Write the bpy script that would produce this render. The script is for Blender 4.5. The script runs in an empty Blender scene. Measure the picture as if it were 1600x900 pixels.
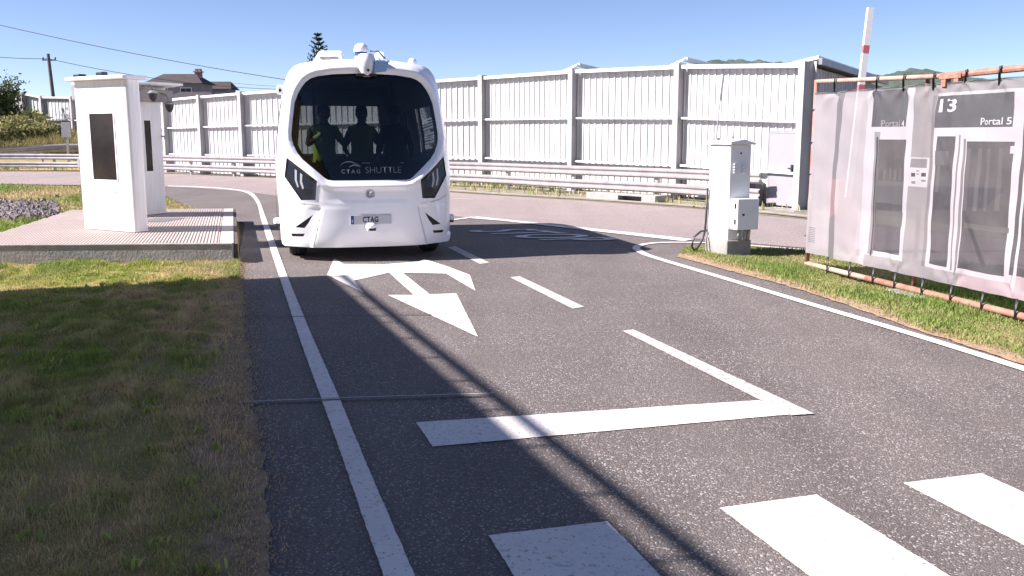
import bpy, bmesh, math, random
import numpy as np
from mathutils import Vector, Matrix
from mathutils.geometry import delaunay_2d_cdt
random.seed(7); rng = np.random.default_rng(7)
S = bpy.context.scene; COL = S.collection
R = math.radians

# ------------------------------------------------------------------ camera
FPX = 1450.0; CAMH = 1.6; PITCH = math.atan(237 / FPX)
cd = bpy.data.cameras.new('camera'); cam = bpy.data.objects.new('camera', cd); COL.objects.link(cam)
cam.location = (0, 0, CAMH); cam.rotation_euler = (R(90) - PITCH, 0, 0)
cd.sensor_width = 36; cd.lens = FPX / 1600 * 36; cd.clip_start = .05; cd.clip_end = 6000
S.camera = cam
S.render.resolution_x = 1024; S.render.resolution_y = 576
# ------------------------------------------------------------------ sky and sun
SUN_AZ = R(10); SUN_EL = R(38)          # shadows run to +X, turned 10 degrees to +Y
w = bpy.data.worlds.new('World'); S.world = w; w.use_nodes = True
nt = w.node_tree; bg = nt.nodes['Background']
sky = nt.nodes.new('ShaderNodeTexSky'); sky.sky_type = 'NISHITA'; sky.sun_disc = False
sky.sun_elevation = SUN_EL; sky.sun_rotation = R(260); sky.altitude = 4000; sky.air_density = 1.0; sky.dust_density = 0; sky.ozone_density = 6.0
wb = nt.nodes.new('ShaderNodeMix'); wb.data_type = 'RGBA'; wb.blend_type = 'MULTIPLY'; wb.inputs[0].default_value = 1; wb.inputs[7].default_value = (.99, .765, .70, 1)   # white balance of the video
nt.links.new(sky.outputs[0], wb.inputs[6]); nt.links.new(wb.outputs[2], bg.inputs[0]); bg.inputs[1].default_value = 0.094
sl = bpy.data.lights.new('sun', 'SUN'); sl.energy = 5.0; sl.angle = R(.53); sl.color = (1, .93, .925)
so = bpy.data.objects.new('sun', sl); COL.objects.link(so); so.location = (-20, -4, 20)
sd = Vector((math.cos(SUN_EL) * math.cos(SUN_AZ), math.cos(SUN_EL) * math.sin(SUN_AZ), -math.sin(SUN_EL)))
so.rotation_euler = sd.to_track_quat('-Z', 'Y').to_euler()
S.view_settings.view_transform = 'Standard'; S.view_settings.look = 'None'; S.view_settings.gamma = 1
S.view_settings.exposure = 1.35
S.view_settings.use_curve_mapping = False

# ------------------------------------------------------------------ helpers
FW = Vector((0, math.cos(PITCH), -math.sin(PITCH))); UP = Vector((0, math.sin(PITCH), math.cos(PITCH)))
def ray(px, py): return FPX * FW + Vector((px - 800, 0, 0)) + (450 - py) * UP
def G(px, py, z=0.0):                 # point of the photograph on level ground
    d = ray(px, py); t = (z - CAMH) / d.z
    return Vector((t * d.x, t * d.y, z))
def D(px, py, Y):                     # point at a known distance
    d = ray(px, py); t = Y / d.y
    return Vector((t * d.x, Y, CAMH + t * d.z))

class MB:
    def __init__(s): s.v = []; s.f = []; s.m = []
    def add(s, vs, fs, mi=0):
        o = len(s.v); s.v += [tuple(v) for v in vs]; s.f += [tuple(i + o for i in f) for f in fs]; s.m += [mi] * len(fs)
    def box(s, a, b, mi=0, X=None):
        x0, y0, z0 = a; x1, y1, z1 = b
        vs = [Vector(p) for p in ((x0,y0,z0),(x1,y0,z0),(x1,y1,z0),(x0,y1,z0),(x0,y0,z1),(x1,y0,z1),(x1,y1,z1),(x0,y1,z1))]
        if X: vs = [X @ v for v in vs]
        s.add(vs, [(0,3,2,1),(4,5,6,7),(0,1,5,4),(1,2,6,5),(2,3,7,6),(3,0,4,7)], mi)
    def prism(s, poly, z0, z1, mi=0):
        n = len(poly)
        s.add([(p[0], p[1], z0) for p in poly] + [(p[0], p[1], z1) for p in poly],
              [tuple(range(n))[::-1], tuple(range(n, 2 * n))] + [(i, (i + 1) % n, n + (i + 1) % n, n + i) for i in range(n)], mi)
    def yprism(s, poly, y0, y1, mi=0):   # polygon in x,z
        n = len(poly)
        s.add([(p[0], y0, p[1]) for p in poly] + [(p[0], y1, p[1]) for p in poly],
              [tuple(range(n)), tuple(range(n, 2 * n))[::-1]] + [((i + 1) % n, i, n + i, n + (i + 1) % n) for i in range(n)], mi)
    def tube(s, pts, r, k=8, mi=0, cap=True, r2=None):
        pts = [Vector(p) for p in pts]; n = len(pts); vs = []; fs = []
        for i, p in enumerate(pts):
            t = (pts[min(i + 1, n - 1)] - pts[max(i - 1, 0)]).normalized()
            a = t.cross(Vector((0, 0, 1)))
            if a.length < 1e-3: a = Vector((1, 0, 0))
            a.normalize(); b = t.cross(a)
            rr = r if r2 is None else r + (r2 - r) * i / (n - 1)
            for j in range(k):
                q = 2 * math.pi * j / k; vs.append(p + a * rr * math.cos(q) + b * rr * math.sin(q))
        for i in range(n - 1):
            for j in range(k): fs.append((i*k+j, i*k+(j+1)%k, (i+1)*k+(j+1)%k, (i+1)*k+j))
        if cap: fs += [tuple(range(k))[::-1], tuple(range((n-1)*k, n*k))]
        s.add(vs, fs, mi)
    def lathe(s, prof, X=Matrix(), k=20, mi=0):   # profile of (r, z)
        vs = []; fs = []; n = len(prof)
        for r, z in prof:
            for j in range(k): vs.append(X @ Vector((r*math.cos(2*math.pi*j/k), r*math.sin(2*math.pi*j/k), z)))
        for i in range(n - 1):
            for j in range(k): fs.append((i*k+j, i*k+(j+1)%k, (i+1)*k+(j+1)%k, (i+1)*k+j))
        fs += [tuple(range(k))[::-1], tuple(range((n-1)*k, n*k))]
        s.add(vs, fs, mi)
    def build(s, name, mats, parent=None, smooth=False, bevel=0, auto=None):
        me = bpy.data.meshes.new(name); me.from_pydata(s.v, [], s.f)
        mats = mats if isinstance(mats, (list, tuple)) else [mats]
        for m in mats: me.materials.append(m)
        if len(mats) > 1: me.polygons.foreach_set('material_index', s.m)
        me.validate(); me.update()
        if smooth or auto: me.polygons.foreach_set('use_smooth', [True] * len(me.polygons))
        o = bpy.data.objects.new(name, me); COL.objects.link(o)
        if auto:
            me.set_sharp_from_angle(angle=R(auto))
        if bevel:
            b = o.modifiers.new('bevel', 'BEVEL'); b.width = bevel; b.segments = 2; b.limit_method = 'ANGLE'; b.angle_limit = R(40)
        if parent: o.parent = parent
        return o
def tag(o, label=None, cat=None, group=None, kind=None):
    if label: o['label'] = label
    if cat: o['category'] = cat
    if group: o['group'] = group
    if kind: o['kind'] = kind
    return o
def empty(name, loc=(0, 0, 0), rz=0, **k):
    o = bpy.data.objects.new(name, None); COL.objects.link(o); o.location = loc; o.rotation_euler = (0, 0, rz); o.empty_display_size = .2
    return tag(o, **k)
def dup(o, parent=None):
    c = o.copy(); COL.objects.link(c); c.parent = parent
    for ch in list(o.children): dup(ch, c)
    return c

def mat(name, c, rough=.6, c2=None, scale=4.0, bump=0.0, bscale=60.0, metal=0.0, coat=0.0, spec=.5, stretch=None, transp=0.0, fac=(.35, .65), world=True):
    m = bpy.data.materials.new(name); m.use_nodes = True; t = m.node_tree; p = t.nodes['Principled BSDF']
    p.inputs['Roughness'].default_value = rough; p.inputs['Metallic'].default_value = metal
    p.inputs['Coat Weight'].default_value = coat; p.inputs['Specular IOR Level'].default_value = spec; p.inputs['Coat Roughness'].default_value = .08
    p.inputs['Base Color'].default_value = (*c, 1)
    src = None
    if c2 or bump:
        if world: src = t.nodes.new('ShaderNodeNewGeometry').outputs['Position']
        else: src = t.nodes.new('ShaderNodeTexCoord').outputs['Object']
        if stretch:
            mp = t.nodes.new('ShaderNodeMapping'); mp.inputs['Scale'].default_value = stretch; t.links.new(src, mp.inputs[0]); src = mp.outputs[0]
    if c2:
        n = t.nodes.new('ShaderNodeTexNoise'); n.inputs['Scale'].default_value = scale; n.inputs['Detail'].default_value = 6; n.inputs['Roughness'].default_value = .62
        t.links.new(src, n.inputs['Vector'])
        r = t.nodes.new('ShaderNodeMapRange'); r.inputs[1].default_value = fac[0]; r.inputs[2].default_value = fac[1]; t.links.new(n.outputs[0], r.inputs[0])
        x = t.nodes.new('ShaderNodeMix'); x.data_type = 'RGBA'; x.inputs[6].default_value = (*c, 1); x.inputs[7].default_value = (*c2, 1)
        t.links.new(r.outputs[0], x.inputs[0]); t.links.new(x.outputs[2], p.inputs['Base Color'])
    if bump:
        n = t.nodes.new('ShaderNodeTexNoise'); n.inputs['Scale'].default_value = bscale; n.inputs['Detail'].default_value = 4; t.links.new(src, n.inputs['Vector'])
        b = t.nodes.new('ShaderNodeBump'); b.inputs['Strength'].default_value = bump; b.inputs['Distance'].default_value = .02; t.links.new(n.outputs[0], b.inputs['Height']); t.links.new(b.outputs[0], p.inputs['Normal'])
    if transp:
        o = t.nodes['Material Output']; tr = t.nodes.new('ShaderNodeBsdfTransparent'); mx = t.nodes.new('ShaderNodeMixShader'); mx.inputs[0].default_value = transp
        t.links.new(p.outputs[0], mx.inputs[1]); t.links.new(tr.outputs[0], mx.inputs[2]); t.links.new(mx.outputs[0], o.inputs[0])
    return m
def glass(name, tint, refl=.04, rough=.02):
    m = bpy.data.materials.new(name); m.use_nodes = True; t = m.node_tree; t.nodes.remove(t.nodes['Principled BSDF'])
    tr = t.nodes.new('ShaderNodeBsdfTransparent'); tr.inputs[0].default_value = (*tint, 1)
    gl = t.nodes.new('ShaderNodeBsdfGlossy'); gl.inputs['Roughness'].default_value = rough; gl.inputs['Color'].default_value = (.9, .95, 1, 1)
    fr = t.nodes.new('ShaderNodeFresnel'); fr.inputs[0].default_value = 1.45
    mx = t.nodes.new('ShaderNodeMixShader'); t.links.new(fr.outputs[0], mx.inputs[0]); t.links.new(tr.outputs[0], mx.inputs[1]); t.links.new(gl.outputs[0], mx.inputs[2])
    t.links.new(mx.outputs[0], t.nodes['Material Output'].inputs[0])
    return m

def asphalt(name, base, dark, light, big=.5, speck=(.80, .97), wear=True, vs=105):
    m = bpy.data.materials.new(name); m.use_nodes = True; t = m.node_tree; N = t.nodes.new; L = t.links.new; p = t.nodes['Principled BSDF']
    pos = N('ShaderNodeNewGeometry').outputs['Position']
    v = N('ShaderNodeTexVoronoi'); v.inputs['Scale'].default_value = vs; L(pos, v.inputs['Vector'])
    sep = N('ShaderNodeSeparateColor'); L(v.outputs['Color'], sep.inputs[0])
    n = N('ShaderNodeTexNoise'); n.inputs['Scale'].default_value = big; n.inputs['Detail'].default_value = 8; n.inputs['Roughness'].default_value = .65; L(pos, n.inputs['Vector'])
    mp = N('ShaderNodeMapping'); mp.inputs['Rotation'].default_value = (0, 0, R(-16.7)); mp.inputs['Scale'].default_value = (1.5, .10, 1); L(pos, mp.inputs[0])      # wheel tracks run along the lane
    n5 = N('ShaderNodeTexNoise'); n5.inputs['Scale'].default_value = 1.0; n5.inputs['Detail'].default_value = 5; L(mp.outputs[0], n5.inputs['Vector'])
    av = N('ShaderNodeMath'); av.operation = 'ADD'; L(n.outputs[0], av.inputs[0]); L(n5.outputs[0], av.inputs[1])
    r = N('ShaderNodeMapRange'); r.inputs[1].default_value = .80; r.inputs[2].default_value = 1.22; L(av.outputs[0], r.inputs[0])
    a = N('ShaderNodeMix'); a.data_type = 'RGBA'; a.inputs[6].default_value = (*dark, 1); a.inputs[7].default_value = (*base, 1); L(r.outputs[0], a.inputs[0])
    # stones a little lighter or darker each
    g = N('ShaderNodeMapRange'); g.inputs[3].default_value = .72; g.inputs[4].default_value = 1.22; L(sep.outputs[1], g.inputs[0])
    mu = N('ShaderNodeMix'); mu.data_type = 'RGBA'; mu.blend_type = 'MULTIPLY'; mu.inputs[0].default_value = 1; L(a.outputs[2], mu.inputs[6]); L(g.outputs[0], mu.inputs[7])
    s = N('ShaderNodeMapRange'); s.inputs[1].default_value = speck[0]; s.inputs[2].default_value = speck[1]; L(sep.outputs[0], s.inputs[0])
    n2 = N('ShaderNodeTexNoise'); n2.inputs['Scale'].default_value = 1.3; n2.inputs['Detail'].default_value = 5; L(pos, n2.inputs['Vector'])
    r2 = N('ShaderNodeMapRange'); r2.inputs[1].default_value = .3; r2.inputs[2].default_value = .65; r2.inputs[3].default_value = .35; L(n2.outputs[0], r2.inputs[0])
    ms = N('ShaderNodeMath'); ms.operation = 'MULTIPLY'; L(s.outputs[0], ms.inputs[0]); L(r2.outputs[0], ms.inputs[1])
    b = N('ShaderNodeMix'); b.data_type = 'RGBA'; b.inputs[7].default_value = (*light, 1); L(ms.outputs[0], b.inputs[0]); L(mu.outputs[2], b.inputs[6])
    L(b.outputs[2], p.inputs['Base Color']); p.inputs['Roughness'].default_value = .8; p.inputs['Specular IOR Level'].default_value = .35
    bp = N('ShaderNodeBump'); bp.inputs['Strength'].default_value = .55; bp.inputs['Distance'].default_value = .008; L(v.outputs['Distance'], bp.inputs['Height']); bp.invert = True; L(bp.outputs[0], p.inputs['Normal'])
    return m
def marking(name, c, worn, thr=(.36, .46)):
    """road paint: chipped where a noise says so, the asphalt grain showing through"""
    m = bpy.data.materials.new(name); m.use_nodes = True; t = m.node_tree; N = t.nodes.new; L = t.links.new; p = t.nodes['Principled BSDF']
    pos = N('ShaderNodeNewGeometry').outputs['Position']
    n = N('ShaderNodeTexNoise'); n.inputs['Scale'].default_value = 38; n.inputs['Detail'].default_value = 7; n.inputs['Roughness'].default_value = .75; L(pos, n.inputs['Vector'])
    r = N('ShaderNodeMapRange'); r.inputs[1].default_value = thr[0]; r.inputs[2].default_value = thr[1]; L(n.outputs[0], r.inputs[0])
    n3 = N('ShaderNodeTexNoise'); n3.inputs['Scale'].default_value = 3; n3.inputs['Detail'].default_value = 5; L(pos, n3.inputs['Vector'])
    c1 = N('ShaderNodeMix'); c1.data_type = 'RGBA'; c1.inputs[6].default_value = (*[q * .68 for q in c], 1); c1.inputs[7].default_value = (*c, 1); L(n3.outputs[0], c1.inputs[0])
    x = N('ShaderNodeMix'); x.data_type = 'RGBA'; x.inputs[6].default_value = (*worn, 1); L(r.outputs[0], x.inputs[0]); L(c1.outputs[2], x.inputs[7]); L(x.outputs[2], p.inputs['Base Color'])
    v = N('ShaderNodeTexVoronoi'); v.inputs['Scale'].default_value = 105; L(pos, v.inputs['Vector'])
    bp = N('ShaderNodeBump'); bp.invert = True; bp.inputs['Strength'].default_value = .3; bp.inputs['Distance'].default_value = .006; L(v.outputs['Distance'], bp.inputs['Height']); L(bp.outputs[0], p.inputs['Normal'])
    p.inputs['Roughness'].default_value = .7
    return m
def foliage(name, c1, c2, dry=(.32, .25, .12), rough=.6):
    """random shade per leaf; the attribute 'dry' (0..1) turns single leaves to straw"""
    m = bpy.data.materials.new(name); m.use_nodes = True; t = m.node_tree; N = t.nodes.new; L = t.links.new; p = t.nodes['Principled BSDF']
    g = N('ShaderNodeNewGeometry')
    a = N('ShaderNodeMix'); a.data_type = 'RGBA'; a.inputs[6].default_value = (*c1, 1); a.inputs[7].default_value = (*c2, 1); L(g.outputs['Random Per Island'], a.inputs[0])
    at = N('ShaderNodeAttribute'); at.attribute_name = 'dry'
    b = N('ShaderNodeMix'); b.data_type = 'RGBA'; b.inputs[7].default_value = (*dry, 1); L(at.outputs['Fac'], b.inputs[0]); L(a.outputs[2], b.inputs[6])
    L(b.outputs[2], p.inputs['Base Color']); p.inputs['Roughness'].default_value = rough; p.inputs['Specular IOR Level'].default_value = .25
    o = t.nodes['Material Output']; tl = N('ShaderNodeBsdfTranslucent'); L(b.outputs[2], tl.inputs[0]); mx = N('ShaderNodeMixShader'); mx.inputs[0].default_value = .3
    L(p.outputs[0], mx.inputs[1]); L(tl.outputs[0], mx.inputs[2]); L(mx.outputs[0], o.inputs[0])
    return m

M = dict(
    asphalt=asphalt('dark_asphalt', (.150, .127, .117), (.112, .094, .087), (.46, .42, .40), speck=(.86, .985), vs=120),
    ring=asphalt('worn_pale_asphalt', (.295, .238, .225), (.25, .203, .192), (.44, .37, .35), big=.25, vs=90),
    paint=marking('road_paint', (.84, .775, .73), (.28, .25, .24), (.36, .45)),
    worn=marking('worn_road_paint', (.62, .56, .52), (.20, .18, .17), (.36, .50)),
    soil=mat('dry_soil', (.16, .115, .08), .95, (.09, .085, .045), 2.2, .6, 30),
    turf=mat('turf_soil', (.24, .205, .062), .95, (.36, .25, .11), 2.0, .8, 40),
    dirt=mat('dry_brown_dirt', (.42, .28, .17), .95, (.25, .175, .115), 9.0, .9, 45),
    verge=mat('gravelly_verge', (.30, .25, .20), .95, (.15, .14, .07), 3.0, .8, 30),
    concrete=mat('concrete', (.33, .31, .29), .9, (.20, .19, .17), 3.0, .35, 40),
    white=mat('white_body_paint', (.86, .855, .87), .22, coat=.6),
    cream=mat('white_sheet_paint', (.78, .78, .77), .45, (.70, .70, .69), 3.0, .03, 8),
    sheet=mat('white_corrugated_sheet', (.60, .59, .575), .5, (.50, .49, .475), .9, .02, 5),
    booth=mat('booth_panel_paint', (.72, .71, .71), .4, (.60, .59, .585), 2.0, .03, 6, stretch=(7, 7, .7), fac=(.45, .8)),
    doorw=mat('pale_grey_door', (.29, .28, .30), .5, (.265, .255, .275), 2.0),
    galv=mat('galvanised_steel', (.36, .35, .36), .5, (.29, .28, .29), 6.0, .05, 40, metal=.35),
    rail=mat('guardrail_steel', (.36, .34, .335), .5, (.28, .26, .26), 3.0, .04, 20, metal=.3),
    black=mat('black_plastic', (.02, .02, .022), .45),
    rubber=mat('tyre_rubber', (.022, .021, .02), .85, (.04, .037, .035), 20),
    gloss=mat('dark_lamp_glass', (.018, .02, .026), .16, spec=.3),
    screen=mat('dark_screen', (.010, .009, .011), .12, (.03, .022, .02), 1.2, spec=.15),
    frit=mat('black_glass_band', (.012, .014, .022), .06),
    wind=glass('tinted_windscreen', (.14, .155, .165)),
    side=glass('tinted_side_glass', (.30, .33, .34)),
    grey=mat('mid_grey_plastic', (.16, .16, .17), .5),
    lightgrey=mat('light_grey_print', (.13, .145, .165), .5),
    plate=mat('plate_silver', (.50, .50, .52), .45),
    eublue=mat('plate_blue', (.02, .05, .28), .4),
    chrome=mat('brushed_metal', (.62, .63, .66), .25, metal=.8),
    guide=mat('grey_light_guide', (.34, .35, .37), .25),
    lampwhite=mat('white_light_guide', (.75, .76, .78), .2),
    rust=mat('rusty_orange_pipe', (.28, .105, .07), .75, (.34, .20, .145), 9.0, .2, 60),
    rustpale=mat('weathered_pink_pipe', (.46, .35, .29), .75, (.36, .22, .16), 6.0, .2, 60),
    deck=mat('beige_ribbed_deck', (.42, .335, .30), .75, (.36, .285, .26), 2.5, .1, 60),
    deckrib=mat('pale_deck_rib', (.50, .42, .385), .7, (.45, .375, .34), 3.0, .1, 60),
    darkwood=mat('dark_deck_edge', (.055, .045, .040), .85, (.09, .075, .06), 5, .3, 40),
    blind=mat('blind_block', (.40, .36, .34), .85, (.28, .26, .24), 4, .3, 30),
    roofbrown=mat('brown_roof_tile', (.040, .030, .030), .8, (.060, .046, .045), 2.0, .4, 6),
    rendergrey=mat('grey_render', (.30, .28, .27), .9, (.25, .23, .225), 1.0),
    brick=mat('red_chimney_brick', (.34, .21, .18), .9, (.26, .17, .15), 4),
    pole=mat('weathered_pole', (.16, .14, .12), .9, (.10, .09, .08), 3),
    bark=mat('bark', (.11, .085, .06), .95, (.06, .05, .04), 4, .6, 15),
    hillg=mat('wooded_hill', (.030, .045, .034), .95, (.062, .078, .060), .06, .8, .12),
    stone=mat('grey_ballast', (.26, .215, .215), .9, (.11, .095, .10), 9.0, .3, 60),
    skin=mat('skin', (.42, .26, .19), .55), hair=mat('dark_hair', (.03, .022, .018), .7),
    vest=mat('yellow_high_vis', (.62, .80, .05), .7), navy=mat('dark_clothes', (.03, .035, .05), .85),
    darkvest=mat('dull_green_vest', (.10, .15, .03), .8),
    tape=mat('reflective_tape', (.6, .6, .6), .35), seatm=mat('dark_seat', (.05, .055, .065), .8),
    inner=mat('grey_lining', (.15, .155, .165), .7),
    barrier=mat('barrier_white', (.78, .76, .76), .5), red=mat('barrier_red', (.50, .13, .13), .5),
    blueglass=mat('pale_blue_lens', (.20, .33, .52), .12, coat=.6),
    hall=mat('plain_hall_cladding', (.45, .45, .46), .6, (.38, .38, .39), 1.5),
    vine=foliage('vine_leaves', (.10, .16, .03), (.20, .26, .05)),
    grassA=foliage('lawn_blades', (.18, .225, .045), (.42, .47, .11), (.78, .54, .33)),
    grassB=foliage('sunny_blades', (.17, .225, .05), (.31, .37, .10), (.58, .44, .27)),
    grassC=foliage('island_blades', (.13, .20, .04), (.25, .34, .08), (.50, .38, .22)),
    bush=foliage('bush_leaves', (.055, .08, .025), (.13, .16, .055)),
    tallgrass=foliage('tall_dry_grass', (.24, .25, .10), (.40, .37, .18)),
    pine=foliage('pine_needles', (.018, .035, .02), (.035, .055, .03)),
)

# ------------------------------------------------------------------ ground and roads
LD = Vector((-math.sin(R(16.7)), math.cos(R(16.7)), 0)); LR = Vector((math.cos(R(16.7)), math.sin(R(16.7)), 0))   # lane direction, to its right
def sheet(name, poly, z, m, **k):
    mb = MB(); mb.add([(p[0], p[1], z) for p in poly], [tuple(range(len(poly)))])
    o = mb.build(name, m); bm = bmesh.new(); bm.from_mesh(o.data); bmesh.ops.triangulate(bm, faces=bm.faces)
    for f in bm.faces:
        if f.normal.z < 0: f.normal_flip()
    bm.to_mesh(o.data); bm.free(); return tag(o, **k)
def strip(name, pts, width, z, m, parent=None, **k):
    pts = [Vector((p[0], p[1], 0)) for p in pts]; mb = MB(); n = len(pts); vs = []
    for i, p in enumerate(pts):
        t = (pts[min(i+1, n-1)] - pts[max(i-1, 0)]).normalized(); q = Vector((-t.y, t.x, 0)) * width / 2
        vs += [(p.x+q.x, p.y+q.y, z), (p.x-q.x, p.y-q.y, z)]
    mb.add(vs, [(2*i, 2*i+1, 2*i+3, 2*i+2) for i in range(n-1)]); return tag(mb.build(name, m, parent), **k)
def smooth_line(pts, n=6):
    out = []; P = [Vector((p[0], p[1], 0)) for p in pts]
    for i in range(len(P) - 1):
        a, b, c, d = P[max(i-1, 0)], P[i], P[i+1], P[min(i+2, len(P)-1)]
        for j in range(n):
            t = j / n; out.append(.5*((2*b)+(c-a)*t+(2*a-5*b+4*c-d)*t*t+(3*b-a-3*c+d)*t**3))
    return out + [P[-1]]
sheet('ground', [(-900, -300), (900, -300), (900, 1500), (-900, 1500)], -.02, M['soil'], kind='structure')
LEFT_EDGE = [(.6, -2.0), (-.30, 1.1), (-.92, 3.21), (-1.30, 4.5), (-1.74, 5.89), (-2.55, 8.6), (-3.30, 11.1), (-3.68, 12.4)]
RING_NEAR = [G(*p) for p in ((0, 288), (130, 289.5), (265, 291), (375, 299), (560, 322), (705, 338), (850, 351), (1000, 366), (1130, 377), (1260, 388))]
RING_FAR = [G(*p) for p in ((1255, 343), (1107, 328), (900, 313), (705, 301), (560, 289), (430, 278), (260, 270), (130, 268.6), (0, 268))]
sheet('road', LEFT_EDGE + [(-5.0, 17.3), (-5.7, 18.4), (-7.4, 21.3), (-9.4, 25.3), (-11.2, 29.3), (-11.5, 31.0), (-8, 29), (-1, 20.5), (3.4, 15.2), (5.3, 13.4), (16, 3), (16, -14), (2.6, -14)], 0, M['asphalt'], kind='structure')
sheet('ring_road', [(-60, 35)] + list(RING_NEAR) + [(6.6, 10.2), (14, -1), (24, -20), (32, -16), (17, 3), (8.6, 13.2)] + list(RING_FAR) + [(-60, 47)], .006, M['ring'], kind='structure')

# painted markings
def mark(name, poly, label, cat, m='paint', px=True, group=None, z=.005):
    P = [G(*p) for p in poly] if px else [Vector((p[0], p[1], 0)) for p in poly]; rj = random.Random(len(label)); out = []
    for i in range(len(P)):                      # paint edges run a few millimetres uneven
        a, b = P[i], P[(i+1) % len(P)]; L_ = (b-a).length; k = max(1, int(L_/.03)); n = Vector((-(b-a).y, (b-a).x, 0)).normalized() if L_ > 1e-6 else Vector()
        out += [a+(b-a)*j/k+(n*rj.uniform(-.0022, .0022) if j else Vector()) for j in range(k)]
    return sheet(name, out, z, M[m], label=label, cat=cat, group=group)
lineL = [(598, 900), (540, 732.6), (502.5, 625.6), (468, 530), (436, 432), (419, 380), (407, 340), (399.5, 315), (380, 300), (330, 294), (262, 291.5)]
lineR = [(647, 900), (575, 732.6), (531, 625.6), (485, 520), (449, 432), (429, 378), (413.5, 336), (403, 311), (386, 299.2), (332, 293), (262, 290.6)]
a = [G(*p) for p in lineL]; b = [G(*p) for p in lineR]
a0 = a[0] + (a[0] - a[1]).normalized() * 4; b0 = b[0] + (b[0] - b[1]).normalized() * 4
mark('edge_line', [a0] + smooth_line(a, 4) + smooth_line(b, 4)[::-1] + [b0], 'long solid white edge line beside the left lawn, curving away behind the shuttle', 'road marking', px=False, z=.0105)
def bar(pl, pr, L=2.6):
    a, b = G(*pl), G(*pr); d = Vector((.30, -.954, 0)) if False else (-LD); return [a, b, b + d * L, a + d * L]
mark('crosswalk_bar', bar((763, 838), (949, 816)), 'white crosswalk bar nearest the left edge line, partly shaded', 'road marking', px=False, group='crosswalk bars')
mark('crosswalk_bar', bar((1125, 795), (1276, 774)), 'middle of the three white crosswalk bars in full sun', 'road marking', px=False, group='crosswalk bars')
mark('crosswalk_bar', bar((1411, 756), (1534, 741)), 'white crosswalk bar farthest from the lawn, at lower right', 'road marking', px=False, group='crosswalk bars')
mark('stop_bar', [(650, 661), (1185, 626.5), (1262, 646), (676, 699)], 'wide white stop bar across the shuttle lane before the crosswalk', 'road marking')
mark('lane_line', [(972, 518), (990, 516), (1272, 648), (1236, 651)], 'long lane divider dash ending at the stop bar', 'road marking', z=.008, m='worn')
mark('lane_line', [(797, 434), (812, 432), (913, 480), (895, 483)], 'short sunlit lane divider dash right of the lane arrow', 'road marking', m='worn')
mark('lane_line', [(700, 387), (711, 385), (765, 411), (750, 413)], 'lane divider dash lying in the shuttle shadow', 'road marking', m='worn')
mark('lane_arrow', [(511, 430), (522, 404), (537, 413), (600, 413.5), (655, 409), (662, 405), (697, 416), (734, 430), (743, 455), (697, 428), (629, 426.5), (671.5, 460.6), (713, 459), (747, 527), (606, 461.5), (646.5, 461.5), (608, 426.5), (553, 439), (568, 458)],
     'three headed white lane arrow pointing away from the shuttle front', 'road marking')
isl = smooth_line([G(*p) for p in ((1600, 578), (1430, 525), (1262, 475), (1131, 435.6), (1040, 408.5), (1008, 398), (994, 388.5), (1004, 383), (1030, 380), (1075, 379.6), (1130, 381.5), (1260, 391))], 6)
isl = [isl[0] + Vector((1.2, -7.5, 0))] + isl
strip('island_line', isl, .11, .0105, M['paint'], label='white line curving round the tip of the grass island with the cabinet', cat='road marking')
mark('give_way_line', [(735, 341.5), (745, 339), (1085, 374.5), (1068, 377.6), (785, 345.5)], 'thick white stop line along the ring road, far side of the shuttle shadow', 'road marking', z=.011)
strip('give_way_tail', [G(690, 346), G(712, 343.5), G(740, 340)], .12, .012, M['paint'], label='thin white line joining the ring road stop line behind the shuttle', cat='road marking')
strip('ring_lane_dash', [G(706, 310.5), G(740, 312)], .12, .012, M['worn'], label='faint white dash on the far ring road beside the shuttle', cat='road marking')
def text_mesh(txt, size=1.0, bold=0.0, spacing=1.0, align='CENTER'):
    c = bpy.data.curves.new('t', 'FONT'); c.body = txt; c.size = size; c.offset = bold; c.space_character = spacing; c.align_x = align; c.resolution_u = 4
    o = bpy.data.objects.new('t', c); COL.objects.link(o); dg = bpy.context.evaluated_depsgraph_get()
    me = bpy.data.meshes.new_from_object(o.evaluated_get(dg)); bpy.data.objects.remove(o); bpy.data.curves.remove(c)
    return me
def text_obj(name, txt, m, fn, size=1.0, bold=0.0, spacing=1.0, parent=None, align='CENTER'):
    me = text_mesh(txt, size, bold, spacing, align); me.name = name
    for v in me.vertices: v.co = fn(v.co.x, v.co.y)
    me.materials.clear(); me.materials.append(m); o = bpy.data.objects.new(name, me); COL.objects.link(o)
    if parent: o.parent = parent
    return o
xd = Vector((.654, -.757, 0)); yd = Vector((.95, .31, 0))
stop = text_obj('stop_lettering', 'STOP', M['paint'], lambda x, y: Vector((-.80, 15.82, .012)) + xd * x * .92 + yd * y * 1.62, 1.0, .012, 1.05, align='LEFT')
tag(stop, 'painted word STOP lying in the shuttle shadow', 'road marking')
# sealed cable slots across the lane
slot_m = mat('slot_sealant', (.17, .16, .16), .85, (.10, .10, .10), 6)
for i, (pts, lab) in enumerate(((((370, 634), (520, 627.5), (770, 620)), 'thin sealed slot across the lane near the stop bar'), (((372, 498), (500, 496), (700, 492)), 'thin sealed slot across the lane near the arrow tip'))):
    P = [G(*p) for p in pts]
    strip('cable_slot', P, .022 if i == 0 else .020, .0135, slot_m if i == 0 else mat('dark_sealant', (.035, .033, .035), .7), label=lab, cat='road slot', group='sealed slots')
    if i == 0: strip('slot_seal', [p + Vector((0, .03, 0)) for p in P], .014, .0165, mat('pale_sealant', (.42, .40, .39), .8), label='pale sealant bead beside the slot near the stop bar', cat='road slot')

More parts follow.
